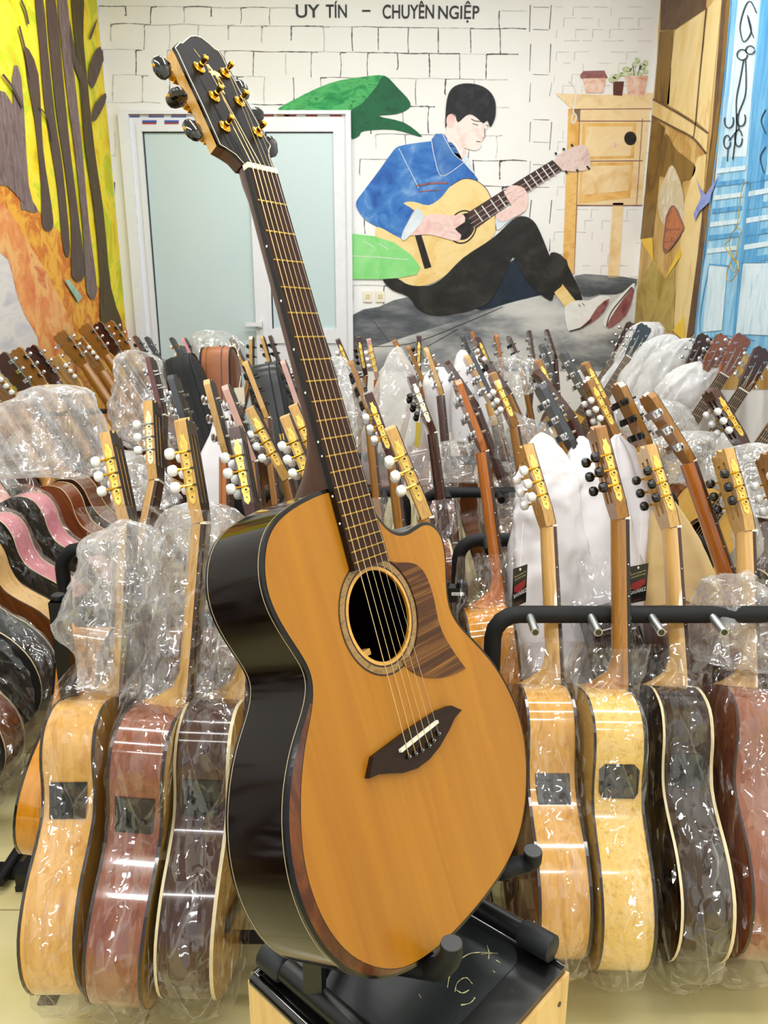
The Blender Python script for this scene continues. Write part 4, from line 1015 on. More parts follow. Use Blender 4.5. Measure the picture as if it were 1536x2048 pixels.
    if kind == 'C':
        b.prism([HMx@V(.0002, y, t) for y, t in ((-.026, .001), (.026, .001), (.0338, .034), (-.0338, .034))], HNn*.0014)
        for y0, y1 in ((-.0338, -.019), (-.007, .007), (.019, .0338)): b.box((.0002, y0, .034), (.0016, y1, .158), HMx)
        b.prism([HMx@V(.0002, y, t) for y, t in ((-.0338, .158), (.0338, .158), (.035, .182), (.026, .186), (.020, .181), (.010, .184), (0, .192), (-.010, .184), (-.020, .181), (-.026, .186), (-.035, .182))], HNn*.0014)
    else:
        b.prism([HMx@V(.0002, y, t) for y, t in ((-.0225, 0), (.0225, 0), (.030, .03), (.037, .17), (.028, .183), (.012, .180), (0, .187), (-.012, .180), (-.028, .183), (-.037, .17), (-.030, .03))], HNn*.0012)
    R['veneer'] = b.data('head_veneer')
    if kind == 'C':
        for s_, key in ((-1, 'tpl_near'), (1, 'tpl_far')):
            b = MB(); b.mi = 0
            prof = [(-.0165,.040),(-.0165,.052),(-.018,.060),(-.0165,.068),(-.0165,.082),(-.018,.090),(-.0165,.098),(-.0165,.112),(-.018,.120),(-.0165,.130),(-.0175,.142),(-.014,.150),(-.0145,.160),(-.0105,.156),(-.007,.160),(-.0065,.150),(-.003,.142),(-.0045,.130),(-.003,.120),(-.0045,.112),(-.0045,.098),(-.003,.090),(-.0045,.082),(-.0045,.068),(-.003,.060),(-.0045,.052),(-.0045,.040),(-.0105,.032)]
            y0 = s_*.0342
            b.prism([HMx@V(nn, y0, t) for nn, t in prof], V(0, s_*.0016, 0))
            for t in (.060, .090, .120):
                b.mi = 0; b.tube([HMx@V(-.009, y0+s_*.001, t), HMx@V(-.009, y0+s_*.0045, t)], .0052, 10)
                b.mi = 1; b.tube([HMx@V(-.009, y0+s_*.0045, t), HMx@V(-.009, y0+s_*.005, t)], .0026, 8)
                b.mi = 1; b.box((-.020, min(y0, y0+s_*.004), t+.0055), (0, max(y0, y0+s_*.004), t+.0085), HMx)
            for t in (.075, .105, .046): b.mi = 1; b.tube([HMx@V(-.0105, y0+s_*.0015, t), HMx@V(-.0105, y0+s_*.0022, t)], .0016, 6)
            R[key] = b.data('tuner_plate')
            for k, t in enumerate((.060, .090, .120)):
                b = MB(); yy = y0+s_*.0035; tt = t+.007
                b.mi = 0; b.tube([HMx@V(-.006, yy, tt), HMx@V(-.024, yy, tt), HMx@V(-.0245, yy, tt), HMx@V(-.028, yy, tt)], [.0021, .0021, .0034, .0034], 8)
                b.mi = 1; b.tube([HMx@V(nn, yy, tt) for nn in (-.0275, -.029, -.033, -.039, -.0435, -.0455)], [.004, .0075, .0105, .0105, .0085, .004], 10)
                m = b.data('tuner_button', True)
                R[key[4:]+'_btn%d' % k] = m
    else:
        for s_ in (-1, 1):
            for k, t in enumerate((.045, .09, .135)):
                yb = s_*(.030+.05*(t-.03)); b = MB(); b.mi = 0
                b.box((-.028, yb-s_*.004-.006, t-.008), (-.0152, yb-s_*.004+.006, t+.008), HMx)
                b.tube([HMx@V(-.021, yb, t), HMx@V(-.021, yb+s_*.013, t)], .0022, 7)
                b.tube([HMx@V(0, yb-s_*.012, t), HMx@V(.002, yb-s_*.012, t), HMx@V(.0025, yb-s_*.012, t), HMx@V(.013, yb-s_*.012, t)], [.005, .005, .003, .003], 8)
                b.mi = 1; b.ell(HMx@V(-.021, yb+s_*.020, t), (.0048, .0088, .0095), 8, 5)
                R['tuner%d_%d' % (s_, k)] = b.data('tuner', True)
    b = MB()
    for k in range(6):
        y = -.0185+.0074*k; y2 = -.027+.0108*k
        b.tube([V(d+.0125, y2, zb), V(d+.0085, y, zn+.003), hp2(-.004 if kind == 'C' else .007, -.013 if k < 3 else .013, (.055, .085, .115)[k % 3])], .0006, 3, False)
    R['strings'] = b.data('string')
    b = MB(); dd = halfw(kind, .385)
    _gm[kind] = R; return R
W = {
 'honey': wood('shop_honey', '#c98f3e', '#dba653', '#b87a2c', freq=40, rough=.14, coat=.9, spec=.5),
 'flame': wood('shop_flame_maple', '#d3a445', '#e6c06a', '#c4913a', axis='y', freq=75, rough=.16, coat=.9, stretch=7),
 'amber': wood('shop_amber', '#c77a13', '#dc9522', '#b96c0e', freq=40, rough=.1, coat=1),
 'redb': wood('shop_red_brown', '#6b331c', '#8c4a2b', '#55270f', freq=45, rough=.14, coat=.9),
 'brown': wood('shop_mahogany', '#5a2f17', '#74421f', '#45220e', freq=45, rough=.2, coat=.7),
 'dark': wood('shop_dark_rosewood', '#140a06', '#2a160c', '#0c0603', freq=50, rough=.1, coat=.25, spec=.35),
 'plum': wood('shop_plum_rosewood', '#2a1712', '#43261c', '#1d0f0a', freq=50, rough=.14, coat=.4, spec=.35),
 'black': plain('shop_black', '#14181a', .35, coat=.2),
 'pink': plain('shop_pink', '#d98791', .4, coat=.3, col2='#e09aa2', scale=4),
 'tan': wood('shop_tan', '#c49a5c', '#d8b276', '#b18548', freq=45, rough=.3, coat=.4),
 'spruce': wood('shop_spruce', '#cf9a35', '#dcab4c', '#c88f2a', freq=70, rough=.2, coat=.6, stretch=20),
 'neckt': wood('shop_neck_tan', '#b98a45', '#d0a35c', '#a87a3a', freq=55, rough=.3, coat=.4),
 'neckb': wood('shop_neck_brown', '#855520', '#a3702c', '#704517', freq=55, rough=.3, coat=.4),
 'necko': wood('shop_neck_orange', '#9a5212', '#b9681b', '#85450e', freq=55, rough=.15, coat=.8),
 'neckd': wood('shop_neck_dark', '#2f1610', '#4a2419', '#241009', freq=55, rough=.2, coat=.7),
 'blue': plain('shop_blue', '#142a78', .25, coat=.5, col2='#1c3a96'),
 'maroon': plain('shop_maroon', '#5a2a2c', .3, coat=.4, col2='#6d3638'),
 'pinkh': plain('shop_pink_head', '#cfa79a', .4, coat=.2, col2='#b98a7c'),
 'greyh': plain('shop_grey_head', '#3b4044', .35, coat=.3),
}
M_sb = W['spruce']
BTN = {'w': M_pearl, 'b': M_blackbtn, 'c': M_chrome}
def shop_guitar(kind, M, label, side='brown', neck='neckb', plate='gold', btn='w', top='spruce', head=None, bind=None, back=None, group=None, far=False, fb=None, ven=None):
    R = gmeshes(kind); r = empty('guitar', M, label, 'guitar', group)
    P = lambda nm, key, m, lab=None, kd=None: link(nm, R[key], m, r, lab, kd)
    P('side', 'side', W[side]); P('back', 'back', W[back or side]); P('soundboard', 'soundboard', W[top]); P('binding', 'binding', bind or M_brownbind)
    P('neck', 'neck', W[neck]); P('fingerboard', 'fingerboard', fb or M_fb); P('nut', 'nut', M_bone); P('headstock', 'headstock', W[head or neck]); P('head_veneer', 'veneer', W[ven] if ven else M_ebony)
    if not far:
        P('rosette', 'rosette', M_redline); P('bridge', 'bridge', M_brownbind); P('string', 'strings', M_string, None, 'stuff'); P('fret', 'frets', M_brass, None, 'stuff'); P('side_dot', 'dots', M_dot, None, 'stuff')
    mp = M_goldp if plate == 'gold' else M_silverp
    mm = M_gold if plate == 'gold' else M_chrome
    if kind == 'C':
        P('tuner_plate', 'tpl_near', [mp, M_darkring]); P('tuner_plate', 'tpl_far', [mp, M_darkring])
        for s_ in ('near', 'far'):
            for k in range(3): P('tuner_button', s_+'_btn%d' % k, [mm, BTN[btn]])
    else:
        ms = M_blackmetal if btn == 'b' else mm
        for s_ in (-1, 1):
            for k in range(3): P('tuner', 'tuner%d_%d' % (s_, k), [ms, BTN[btn]])
    return r
def preamp(r, kind, zc, shape=0):
    """control panel let into the side facing the room"""
    d = DEP[kind]/2; w_ = halfw(kind, zc); sl = (halfw(kind, zc+.03)-halfw(kind, zc-.03))/.06
    Mx = Matrix.Translation((0, -w_-.001, zc))@Matrix.Rotation(math.atan(sl), 4, 'X')
    pr = [(-.030, -.030), (-.032, .03), (.032, .03), (.030, -.030)] if not shape else [(-.028, -.032), (-.034, -.022), (-.035, .020), (-.026, .031), (.026, .031), (.035, .020), (.034, -.022), (.028, -.032)]
    o = MB().prism([Mx@V(x, 0, z) for x, z in pr], Mx.to_3x3()@V(0, -.004, 0)).build('preamp', plain('preamp_black', '#101214', .3), r, 'black control panel')
    for x, z, q in (((-.017, -.018, .010), (.017, -.018, .010), (-.018, .010, .004), (0, .012, .004), (.018, .010, .004)) if shape else ((-.014, -.012, .006), (.014, -.012, .006))):
        MB().tube([Mx@V(x, -.004, z), Mx@V(x, -.008, z)], q, 14).build('knob', M_darkring if shape else M_rubber, o)
def frame(base, axis, facing):
    a = axis.normalized(); x = (facing-a*facing.dot(a)).normalized(); y = a.cross(x)
    return Matrix.Translation(base)@Matrix((x, y, a)).transposed().to_4x4()
GI = []
def from_nut(kind, nut, low, znut=None, lean=.30, yaw=0.0, Y=None):
    """stand a guitar so that its nut and the line of its neck fall where they were measured"""
    zn = znut or (.875 if kind == 'C' else .92)
    N = hy(*nut, Y) if Y else hz(*nut, zn)
    L = LB[kind]+LN[kind]
    dx, dy = low[0]-nut[0], low[1]-nut[1]
    lo, hi = -1.2, 1.2
    def err(sx):
        p = proj(N-V(sx, lean, 1).normalized()*.3); return (p[0]-nut[0])*dy-(p[1]-nut[1])*dx
    for _ in range(40):
        m = (lo+hi)/2
        if (err(lo) > 0) == (err(m) > 0): lo = m
        else: hi = m
    a = V((lo+hi)/2, lean, 1).normalized()
    if abs(a.x) > .42: a = V(math.copysign(.42, a.x)*1.0, lean*.9, 1).normalized()
    f = V(math.cos(yaw), math.sin(yaw), 0)
    M = frame(V(0, 0, 0), a, f); off = M@V(DEP[kind]/2, 0, L)
    base = N-off
    return Matrix.Translation(base)@M
def from_base(kind, bot, nut, zb, yaw=0.0):
    """foot and nut both measured"""
    L = LB[kind]+LN[kind]; B = hz(*bot, zb); a = V(0, .3, 1).normalized(); f = V(math.cos(yaw), math.sin(yaw), 0)
    tgt = list(nut)
    for _ in range(12):
        d = ray(*tgt).normalized(); o = V(0, 0, H)-B
        bq = o.dot(d); cq = o.dot(o)-L*L; disc = max(0, bq*bq-cq); t = -bq+math.sqrt(disc)
        N = V(0, 0, H)+d*t; a = (N-B).normalized()
        M = frame(B, a, f); q = proj(M@V(DEP[kind]/2, 0, L))
        tgt[0] += nut[0]-q[0]; tgt[1] += nut[1]-q[1]
    return M
# ---- soft covers and plastic
def ringtube(name, rings, mat, seed=0, nseg=40, sub=5, amp=.010, fine=.003, label=None, cat='bag', group=None, capb=True, capt=True, fold=22, M=None, kind=None, lump=0):
    """rings: (centre, semi-axis vector a, semi-axis vector b); lofted, folded and crumpled"""
    C_ = [r[0] for r in rings]; n_ = len(C_)
    cs = catmull([V(*r[0]) for r in rings], sub, False); aa = catmull([V(*r[1]) for r in rings], sub, False); bb = catmull([V(*r[2]) for r in rings], sub, False)
    vs = []; k = len(cs); sd = V(seed*3.17, seed*1.31, seed*.73)
    sl = 0.0; rbar = sum(max(q_.length, w_.length) for q_, w_ in zip(aa, bb))/k
    for i in range(k):
        if i: sl += (cs[i]-cs[i-1]).length
        for j in range(nseg):
            t = 2*math.pi*j/nseg; ct, st_ = math.cos(t), math.sin(t)
            e = .8
            dirv = aa[i]*math.copysign(abs(ct)**e, ct)+bb[i]*math.copysign(abs(st_)**e, st_)
            p = cs[i]+dirv; rl = dirv.length
            q = V(ct*rbar*fold, st_*rbar*fold, sl*fold*.16)+sd
            f1 = noise.noise(q); f1 = 1-abs(f1)*2.6
            f2 = noise.noise(p*fold*1.6+sd*2); f3 = noise.noise(p*fold*4.5+sd)
            am = min(1, rl/.05)
            if lump:
                l0 = noise.noise(p*5+sd*4)+.6*noise.noise(p*11+sd); p += dirv.normalized()*lump*l0+V(0, 0, 1)*lump*.8*noise.noise(p*6-sd)
            p += dirv.normalized()*(am*(amp*(.55+.55*f1+.45*f2)+fine*(.6-1.6*abs(f3))))
            vs.append(p)
    fs = [(i*nseg+j, i*nseg+(j+1) % nseg, (i+1)*nseg+(j+1) % nseg, (i+1)*nseg+j) for i in range(k-1) for j in range(nseg)]
    b = MB().add(vs, fs)
    if capb:
        b.v.append(tuple(cs[0])); c0 = len(b.v)-1; b.f += [(c0, (j+1) % nseg, j) for j in range(nseg)]; b.i += [0]*nseg
    if capt:
        b.v.append(tuple(cs[-1])); c1 = len(b.v)-1; o = (k-1)*nseg; b.f += [(c1, o+j, o+(j+1) % nseg) for j in range(nseg)]; b.i += [0]*nseg
    me = me_data(name, b.v, b.f, True)
    ob = link(name, me, mat, None, None, kind)
    if M is not None: ob.matrix_world = M
    return tag(ob, label, cat, group)
def gbag(M, kind, ztop, mat, seed, label, wtop=.05, flare=.01, group=None, zlow=-.06, loose=.021, tail=(0, 0), amp=.010):
    d = DEP[kind]/2; L = LB[kind]; rings = []
    def rg(z, hy_, hx_, ox=0, oy=0): rings.append(((ox, oy, z), (hx_, 0, 0), (0, hy_, 0)))
    rg(zlow, .018, .022, tail[0], tail[1]); rg(zlow*.5, .07, .05, tail[0]*.5, tail[1]*.5); rg(-.012, .12, d+loose*.6)
    for z in (.03, .09, .15, .21, .27, .32, .38, .44): rg(z, halfw(kind, z)+loose, d+loose*.75)
    if ztop > L+.02:
        rg(L+.005, .115, d+loose*.4); rg(L+.03, .06+wtop*.3, .045+loose, .01)
        zz = L+.09
        while zz < ztop-.03: rg(zz, wtop*rnd.uniform(.85, 1.15), wtop*.9*rnd.uniform(.85, 1.2), d*.7+rnd.uniform(-.01, .012), rnd.uniform(-.01, .01)); zz += .075
        rg(ztop, wtop+flare, wtop+flare, d*.6, 0)
    return ringtube('plastic_bag', rings, mat, seed, 44, 5, amp, .0035, label, 'bag', group, True, False, M=M)
def cover(name, pts, Y, mat, seed, label, cat='bag', group=None, dep=.6, amp=.008, fine=.002, capb=False, capt=True, lean=.18, fold=26, nseg=44, dmax=.09, lump=0):
    """pts: (u, v, half width in px) from bottom to top"""
    rings = []
    z0 = hy(pts[0][0], pts[0][1], Y).z
    for u, v, hw in pts:
        c = hy(u, v, Y)
        y2 = Y+(c.z-z0)*lean; c = hy(u, v, y2); dpt = y2*_c-(c.z-H)*_s
        r = hw*dpt/F; rings.append((tuple(c), (r, 0, 0), (0, max(.006, min(r*dep, dmax)), 0)))
    return ringtube(name, rings, mat, seed, nseg, 6, amp, fine, label, cat, group, capb, capt, fold=fold, lump=lump)

# ---- front row, right of the big guitar
def front(kind, bot, nut, zb, label, bag, **kw):
    pa = kw.pop('pre', None); bz_ = kw.pop('bag_top', .6); mat = kw.pop('film', M_film4); sd = kw.pop('seed', 1); wt = kw.pop('wtop', .05); tl_ = kw.pop('tail', (0, 0))
    M = from_base(kind, bot, nut, zb, kw.pop('yaw', 0))
    r = shop_guitar(kind, M, label, **kw)
    if pa: preamp(r, kind, pa[0], pa[1])
    if bag: gbag(M, kind, bz_, mat, sd, bag, wtop=wt, tail=tl_)
    return M
RB = .10
M_R = []
M_R.append(front('C', (1090, 1898), (1101, 1058), RB, 'flame-maple classical guitar with white tuner buttons, first in the front right rack', 'clear bag round the maple guitar with the plain square control panel', side='honey', back='brown', neck='neckt', head='neckt', btn='w', pre=(.30, 0), bag_top=.58, seed=1, yaw=.03))
M_R.append(front('C', (1204, 1898), (1244, 1040), RB, 'flamed yellow classical guitar with a knobbed control panel and black tuner buttons', 'clear bag round the flamed yellow guitar, gathered on the tiles below it', side='flame', back='flame', neck='neckb', head='neckb', btn='b', pre=(.345, 1), bag_top=.57, seed=2, fb=M_ebony, yaw=-.02))
M_R.append(front('C', (1348, 1902), (1346, 1060), RB, 'near-black glossy classical guitar with black tuner buttons in the front right rack', 'clear bag round the near-black glossy guitar', side='dark', bind=M_cream, back='dark', neck='neckt', head='neckt', btn='b', pre=(.335, 0), bag_top=.57, seed=3, tail=(0, -.02)))
M_R.append(front('C', (1470, 1902), (1494, 1068), RB, 'red-brown classical guitar with black tuner buttons at the right edge of the front rack', 'crumpled clear bag round the red-brown guitar at the right edge', side='redb', bind=M_brownbind, neck='neckt', head='neckt', btn='b', bag_top=.70, seed=4, wtop=.07, film=M_film))
M_R.append(front('C', (1610, 1905), (1590, 1070), RB, 'tan-necked classical guitar with white tuner buttons cut off by the right edge of the photo', None, side='honey', neck='neckb', head='neckb', btn='w'))
# ---- front row, left
LBz = .12
M_L = []
M_L.append(front('C', (172, 1952), (262, 1050), LBz, 'honey-coloured classical guitar with white tuner buttons, leftmost in the front left rack', 'loose clear bag reaching up to the tuners of the honey-coloured guitar', side='honey', neck='neckt', head='neckt', btn='w', pre=(.325, 0), bag_top=.84, seed=5, wtop=.062, film=M_film4, bind=M_brownbind))
M_L.append(front('C', (284, 1952), (408, 1045), LBz, 'red-brown classical guitar with white tuner buttons in the front left rack', 'loose clear bag round the red-brown guitar left of the big guitar', side='redb', neck='neckt', head='neckt', btn='w', pre=(.335, 0), bag_top=.84, seed=6, wtop=.062, film=M_film4))
M_L.append(front('C', (410, 1952), (514, 1048), LBz, 'dark plum-brown classical guitar with a yellow top, right beside the big guitar', 'crinkled clear bag round the plum-brown guitar', side='plum', neck='neckt', head='neckd', btn='w', pre=(.34, 0), bag_top=.70, seed=7, wtop=.06, film=M_film4, bind=M_cream))
front('C', (128, 1700), (316, 965), .15, 'yellow-sided guitar with white tuner buttons and pale plates, behind the honey one', None, side='amber', back='amber', bind=M_blackgloss, neck='neckt', head='neckt', plate='silver', btn='w')

# ---- rows behind, each measured from its nut and neck line
LIST = [
 # kind, nut, low, side, neck, head, plate, btn, bag?, label
 ('S',(328,832),(325,1000),'redb','neckd','maroon','chrome','c',0,'maroon-headed guitar with chrome tuners before the crumpled plastic'),
 ('S',(388,895),(392,1010),'dark','neckd','greyh','chrome','c',0,'dark guitar with a grey headstock standing below the black gig bag'),
 ('S',(457,915),(457,1060),'redb','necko','neckt','chrome','c',0,'guitar with a pale tan headstock edge and red-brown neck beside the small white cover'),
 ('S',(512,925),(522,1010),'brown','neckb','pinkh','chrome','c',0,'guitar with a pinkish headstock edge, next right of the pale tan one'),
 ('C',(580,960),(592,1010),'brown','neckb','neckt','gold','w',0,'classical guitar with gold plates tilted left, just left of the big neck'),
 ('C',(640,1000),(650,1080),'brown','neckb','neckt','gold','w',0,'classical guitar whose gold-plated head peeps out behind the heel of the big guitar'),
 ('C',(655,960),(668,1040),'honey','neckt','neckt','gold','w',0,'classical guitar with an orange-topped head half hidden by the big guitar neck'),
 ('S',(537,838),(548,930),'brown','neckb','neckt','gold','b',0,'tan-headed guitar with black tuners in front of the black zipped bag'),
 ('S',(607,838),(615,930),'brown','neckb','pinkh','gold','b',0,'pale pink-headed guitar with black tuners beside the big neck'),
 ('S',(743,838),(760,1010),'brown','neckb','neckb','gold','b',1,'brown-headed guitar with black tuners just right of the big neck'),
 ('C',(790,925),(800,1010),'redb','neckb','neckd','gold','w',0,'classical guitar with a dark-topped head and gold plates, behind the large gold-plated one'),
 ('C',(858,1037),(870,1120),'brown','neckb','neckt','gold','w',0,'classical guitar with large gold plates and white buttons above the cutaway of the big guitar'),
 ('C',(868,868),(884,992),'redb','neckd','neckd','silver','b',1,'dark red guitar with bright silver-gold plates right of the big fingerboard'),
 ('S',(884,792),(900,962),'redb','neckd','neckt','chrome','c',1,'chrome-tuned guitar with a light head edge and long dark red neck'),
 ('S',(969,905),(998,1130),'amber','necko','necko','chrome','c',1,'glossy orange guitar with an orange head and chrome tuners'),
 ('S',(955,818),(978,880),'brown','neckd','neckd','chrome','c',1,'dark brown guitar behind the orange-headed one'),
 ('S',(985,805),(1000,880),'dark','neckd','greyh','chrome','c',1,'black-headed guitar with chrome tuners behind the dark brown one'),
 ('C',(1032,855),(1046,940),'brown','neckb','neckb','gold','w',1,'classical guitar with gold plates and white buttons standing above the white covers'),
 ('S',(1020,790),(1062,885),'brown','neckb','neckd','chrome','b',1,'guitar with a dark head and long brown neck leaning left, behind the gold-plated one'),
 ('S',(982,805),(1018,940),'tan','neckt','neckt','chrome','c',0,'light-necked guitar with chrome tuners rising behind the first white cover'),
 ('C',(1116,812),(1132,900),'brown','neckb','neckb','gold','b',1,'classical guitar with a slim gold-plated head left of a dark red one'),
 ('S',(1146,838),(1170,890),'redb','neckd','neckd','chrome','c',1,'dark red guitar with chrome tuners and a bare dark neck'),
 ('S',(1172,792),(1190,860),'dark','neckd','greyh','chrome','c',1,'slate-headed guitar leaning left in front of the grey painted ground'),
 ('C',(1216,815),(1232,880),'brown','neckb','neckb','gold','w',1,'gold-plated classical guitar, rear one of the pair near the tan paper cover'),
 ('C',(1232,872),(1250,950),'redb','neckb','neckb','gold','w',1,'gold-plated classical guitar, front one of the pair near the tan paper cover'),
 ('S',(1300,905),(1322,1010),'brown','neckb','neckb','gold','b',0,'brown paddle-headed guitar with black tuners behind the tan paper cover'),
 ('S',(1380,925),(1460,1160),'brown','necko','neckb','chrome','c',0,'orange-brown guitar with chrome tuners leaning left at the right'),
 ('C',(1490,895),(1510,960),'dark','neckd','neckd','gold','w',1,'dark-headed classical guitar with gold plates and white buttons at the right edge'),
 ('S',(1152,905),(1172,980),'dark','neckd','greyh','chrome','c',1,'black guitar showing its chrome tuners between the first two white covers'),
 ('S',(700,880),(712,960),'brown','neckb','neckb','gold','c',1,'brown guitar in clear plastic hidden behind the big fingerboard'),
]
for k, (kd, nut, low, side_, nk, hd_, pl, bt, bg, lab) in enumerate(LIST):
    M = from_nut(kd, nut, low)
    shop_guitar(kd, M, lab, side=side_, neck=nk, head=hd_, plate=pl if pl != 'chrome' else 'silver', btn=bt, bind=(M_cream if k % 3 == 0 else M_brownbind), top='spruce' if k % 2 else 'tan')
    GI.append((lab[:30], [round(x, 2) for x in M.translation]))
    if bg: gbag(M, kd, LB[kd]+.12, (M_film, M_film2)[k % 2], 20+k, 'clear bag round the '+' '.join(lab.replace(',', '').split()[:11]), wtop=.055, group=None)
FAR = [
 ('S',(306,735),(322,790),'redb','neckb','brown','b','guitar with a brown head standing against the left frame of the white door'),
 ('S',(330,738),(345,790),'dark','neckd','greyh','c','thin silver-edged guitar head beside the dark edge of the door glass'),
 ('S',(378,742),(390,790),'tan','neckt','greyh','w','slate-headed guitar in front of the door glass with a pale button'),
 ('S',(402,745),(412,790),'pink','pinkh','pink','b','small pink guitar head low on the door glass'),
 ('C',(498,745),(508,790),'brown','neckb','neckd','w','bright gold-plated guitar head in front of the door stile'),
 ('S',(504,752),(492,800),'brown','neckb','neckt','b','brown guitar head leaning right in front of the door stile'),
 ('S',(546,745),(548,790),'brown','neckb','neckt','b','small tan guitar head below the side window of the door'),
 ('S',(564,742),(568,790),'brown','neckb','neckd','b','small dark guitar head below the side window of the door'),
 ('C',(672,750),(676,800),'brown','neckb','neckd','w','gold-plated guitar head just right of the big neck under the door corner'),
 ('S',(656,735),(662,800),'dark','neckd','greyh','c','black guitar head leaning right beside the big neck'),
 ('C',(708,752),(716,800),'brown','neckb','neckd','w','gold-plated guitar head at the foot of the white door frame'),
 ('C',(733,752),(730,800),'brown','neckb','neckd','b','gold-plated guitar head with dark buttons in front of the dark painted ground'),
 ('C',(757,760),(756,800),'redb','necko','pinkh','w','small pale guitar head with a red neck in front of the painted ground'),
 ('C',(824,752),(834,800),'redb','neckb','neckb','w','gold-plated guitar head, left one of a crossing pair above the white cone cover'),
 ('C',(838,754),(826,800),'redb','neckb','neckd','b','gold-plated guitar head leaning right, right one of the crossing pair'),
 ('S',(892,770),(906,820),'brown','neckb','neckb','c','brown guitar head with chrome tuners right of the white cone cover'),
 ('S',(850,772),(858,820),'redb','necko','neckb','c','guitar with an orange-brown neck and chrome tuners below the gold-plated pair'),
 ('S',(950,735),(958,790),'dark','neckd','greyh','c','black guitar head in front of the pale painted ground, left of an orange one'),
 ('S',(964,728),(968,790),'amber','necko','necko','c','orange guitar head in front of the pale painted ground'),
 ('C',(985,745),(994,800),'redb','neckb','neckd','w','guitar head with gold plates right of the small orange head'),
 ('S',(1004,742),(1000,800),'amber','necko','necko','c','orange-brown guitar head leaning right in front of the painted shoes'),
 ('S',(1046,738),(1058,800),'brown','neckb','neckd','b','dark brown guitar head with black tuners leaning left below the painted shoes'),
 ('S',(1068,728),(1062,800),'dark','neckd','neckd','c','dark guitar head leaning right below the painted soles'),
 ('S',(1112,720),(1118,800),'redb','neckd','neckd','c','tall dark red guitar head, rightmost of the far row before the white covers'),
 ('S',(1112,768),(1118,820),'dark','neckd','greyh','c','black guitar head low in front of the tall dark red one'),
 ('S',(472,775),(480,830),'amber','necko','necko','c','orange guitar head with chrome tuners right of the brown leather bag'),
 ('S',(398,775),(408,830),'dark','neckd','greyh','c','black guitar head with chrome tuners left of the brown leather bag'),
]
for k, (kd, nut, low, side_, nk, hd_, bt, lab) in enumerate(FAR):
    Y = hz(*nut, .90).y
    M = from_nut(kd, nut, low, lean=.16, Y=min(4.72, Y))
    shop_guitar(kd, M, lab, side=side_, neck=nk, head=hd_, plate='gold' if bt in 'wb' else 'silver', btn=bt, far=True)
    GI.append((lab[:30], [round(x, 2) for x in M.translation]))
# ---- rack along the left wall: backs to the room, heads towards the wall
def lwall(kind, Y, lab, side_, nk, bk, bind=None, xb=-1.0, zb=.16, beta=32, sc_=1, **kw):
    be = math.radians(beta)
    a = V(-math.sin(be), .10, math.cos(be))
    M = frame(V(xb, Y, zb), a, V(.0, 1, 0))
    return M, shop_guitar(kind, M, lab, side=side_, neck=nk, back=bk, bind=bind, **kw)
lw_list = [  # guitars nearest the camera are added for dark reflections in the big guitar's side
 (.25,'C','brown','neckb','brown',None,-1.08,.16,'brown guitar added to the left wall rack beside the camera, out of frame'),
 (.44,'S','dark','neckd','dark',None,-1.08,.16,'dark guitar added to the left wall rack beside the camera, out of frame'),
 (.62,'C','black','neckd','black',None,-1.08,.16,'black guitar added to the left wall rack, just out of frame on the left'),
 (.80,'S','blue','neckd','blue',None,-1.08,.16,'blue guitar added to the left wall rack, out of frame on the left'),
 (.98,'C','dark','neckd','plum',None,-1.08,.16,'plum-backed guitar added to the left wall rack, out of frame on the left'),
 (1.16,'S','black','neckd','dark',None,-1.06,.14,'dark guitar added at the left edge, nearest the camera'),
 (1.36,'C','dark','neckd','dark',M_cream,-1.10,.12,'dark cream-edged guitar added low at the left edge'),
 (1.66,'C','brown','neckb','black',M_cream,-1.0,.11,'black-backed guitar with brown sides, nearest in the rack along the left wall'),
 (1.86,'S','black','neckd','black',M_cream,-1.0,.16,'all-black guitar with a cream edge in the left wall rack'),
 (2.04,'C','tan','neckt','brown',None,-1.0,.18,'tan-sided guitar with a striped brown back in the left wall rack'),
 (2.19,'C','pink','pinkh','black',M_cream,-1.0,.20,'pink-sided guitar with a black back, nearer of two pink ones on the left'),
 (2.36,'C','pink','pinkh','black',M_cream,-.98,.22,'pink-sided guitar with a black back, farther of two pink ones on the left'),
 (2.58,'C','redb','neckd','redb',M_cream,-.98,.20,'red-brown guitar behind the pink ones with a cream edge'),
 (2.78,'S','brown','neckb','plum',M_cream,-1.0,.16,'dark mahogany guitar in the left wall rack, under the crumpled plastic'),
 (2.96,'C','brown','neckb','brown',None,-1.02,.16,'mahogany guitar with a plain head low in the left wall rack'),
 (3.12,'S','dark','neckd','dark',None,-1.02,.16,'black guitar with pale buttons in the left wall rack'),
 (3.26,'S','brown','neckb','brown',None,-1.02,.17,'brown guitar with a wide dark head in the left wall rack'),
 (3.40,'S','plum','neckd','plum',None,-1.02,.17,'plum-brown guitar with a wide dark head in the left wall rack'),
 (3.55,'C','honey','neckt','brown',M_cream,-1.0,.16,'honey-headed classical guitar with gold plates in the left wall rack'),
 (3.70,'S','brown','neckb','brown',M_cream,-1.0,.22,'dark-headed guitar standing highest in the left wall rack'),
 (3.86,'C','plum','neckb','plum',None,-1.0,.22,'dark classical guitar with gold plates under the painted green bench'),
 (4.02,'S','brown','neckb','redb',None,-1.0,.24,'red-brown guitar with pale tuners near the far corner on the left'),
 (4.20,'S','dark','neckd','dark',None,-1.0,.24,'dark guitar with pearl buttons near the far left corner'),
 (4.38,'S','brown','neckb','plum',None,-1.0,.24,'last brown guitar in the far left corner'),
]
ML = []
for (Y, kd, sd, nk, bk, bn, xb, zb, lab) in lw_list:
    M, r = lwall(kd, Y, lab, sd, nk, bk, bn, xb, zb, btn='w' if kd == 'C' else 'c', plate='gold' if kd == 'C' else 'silver'); ML.append((kd, M))
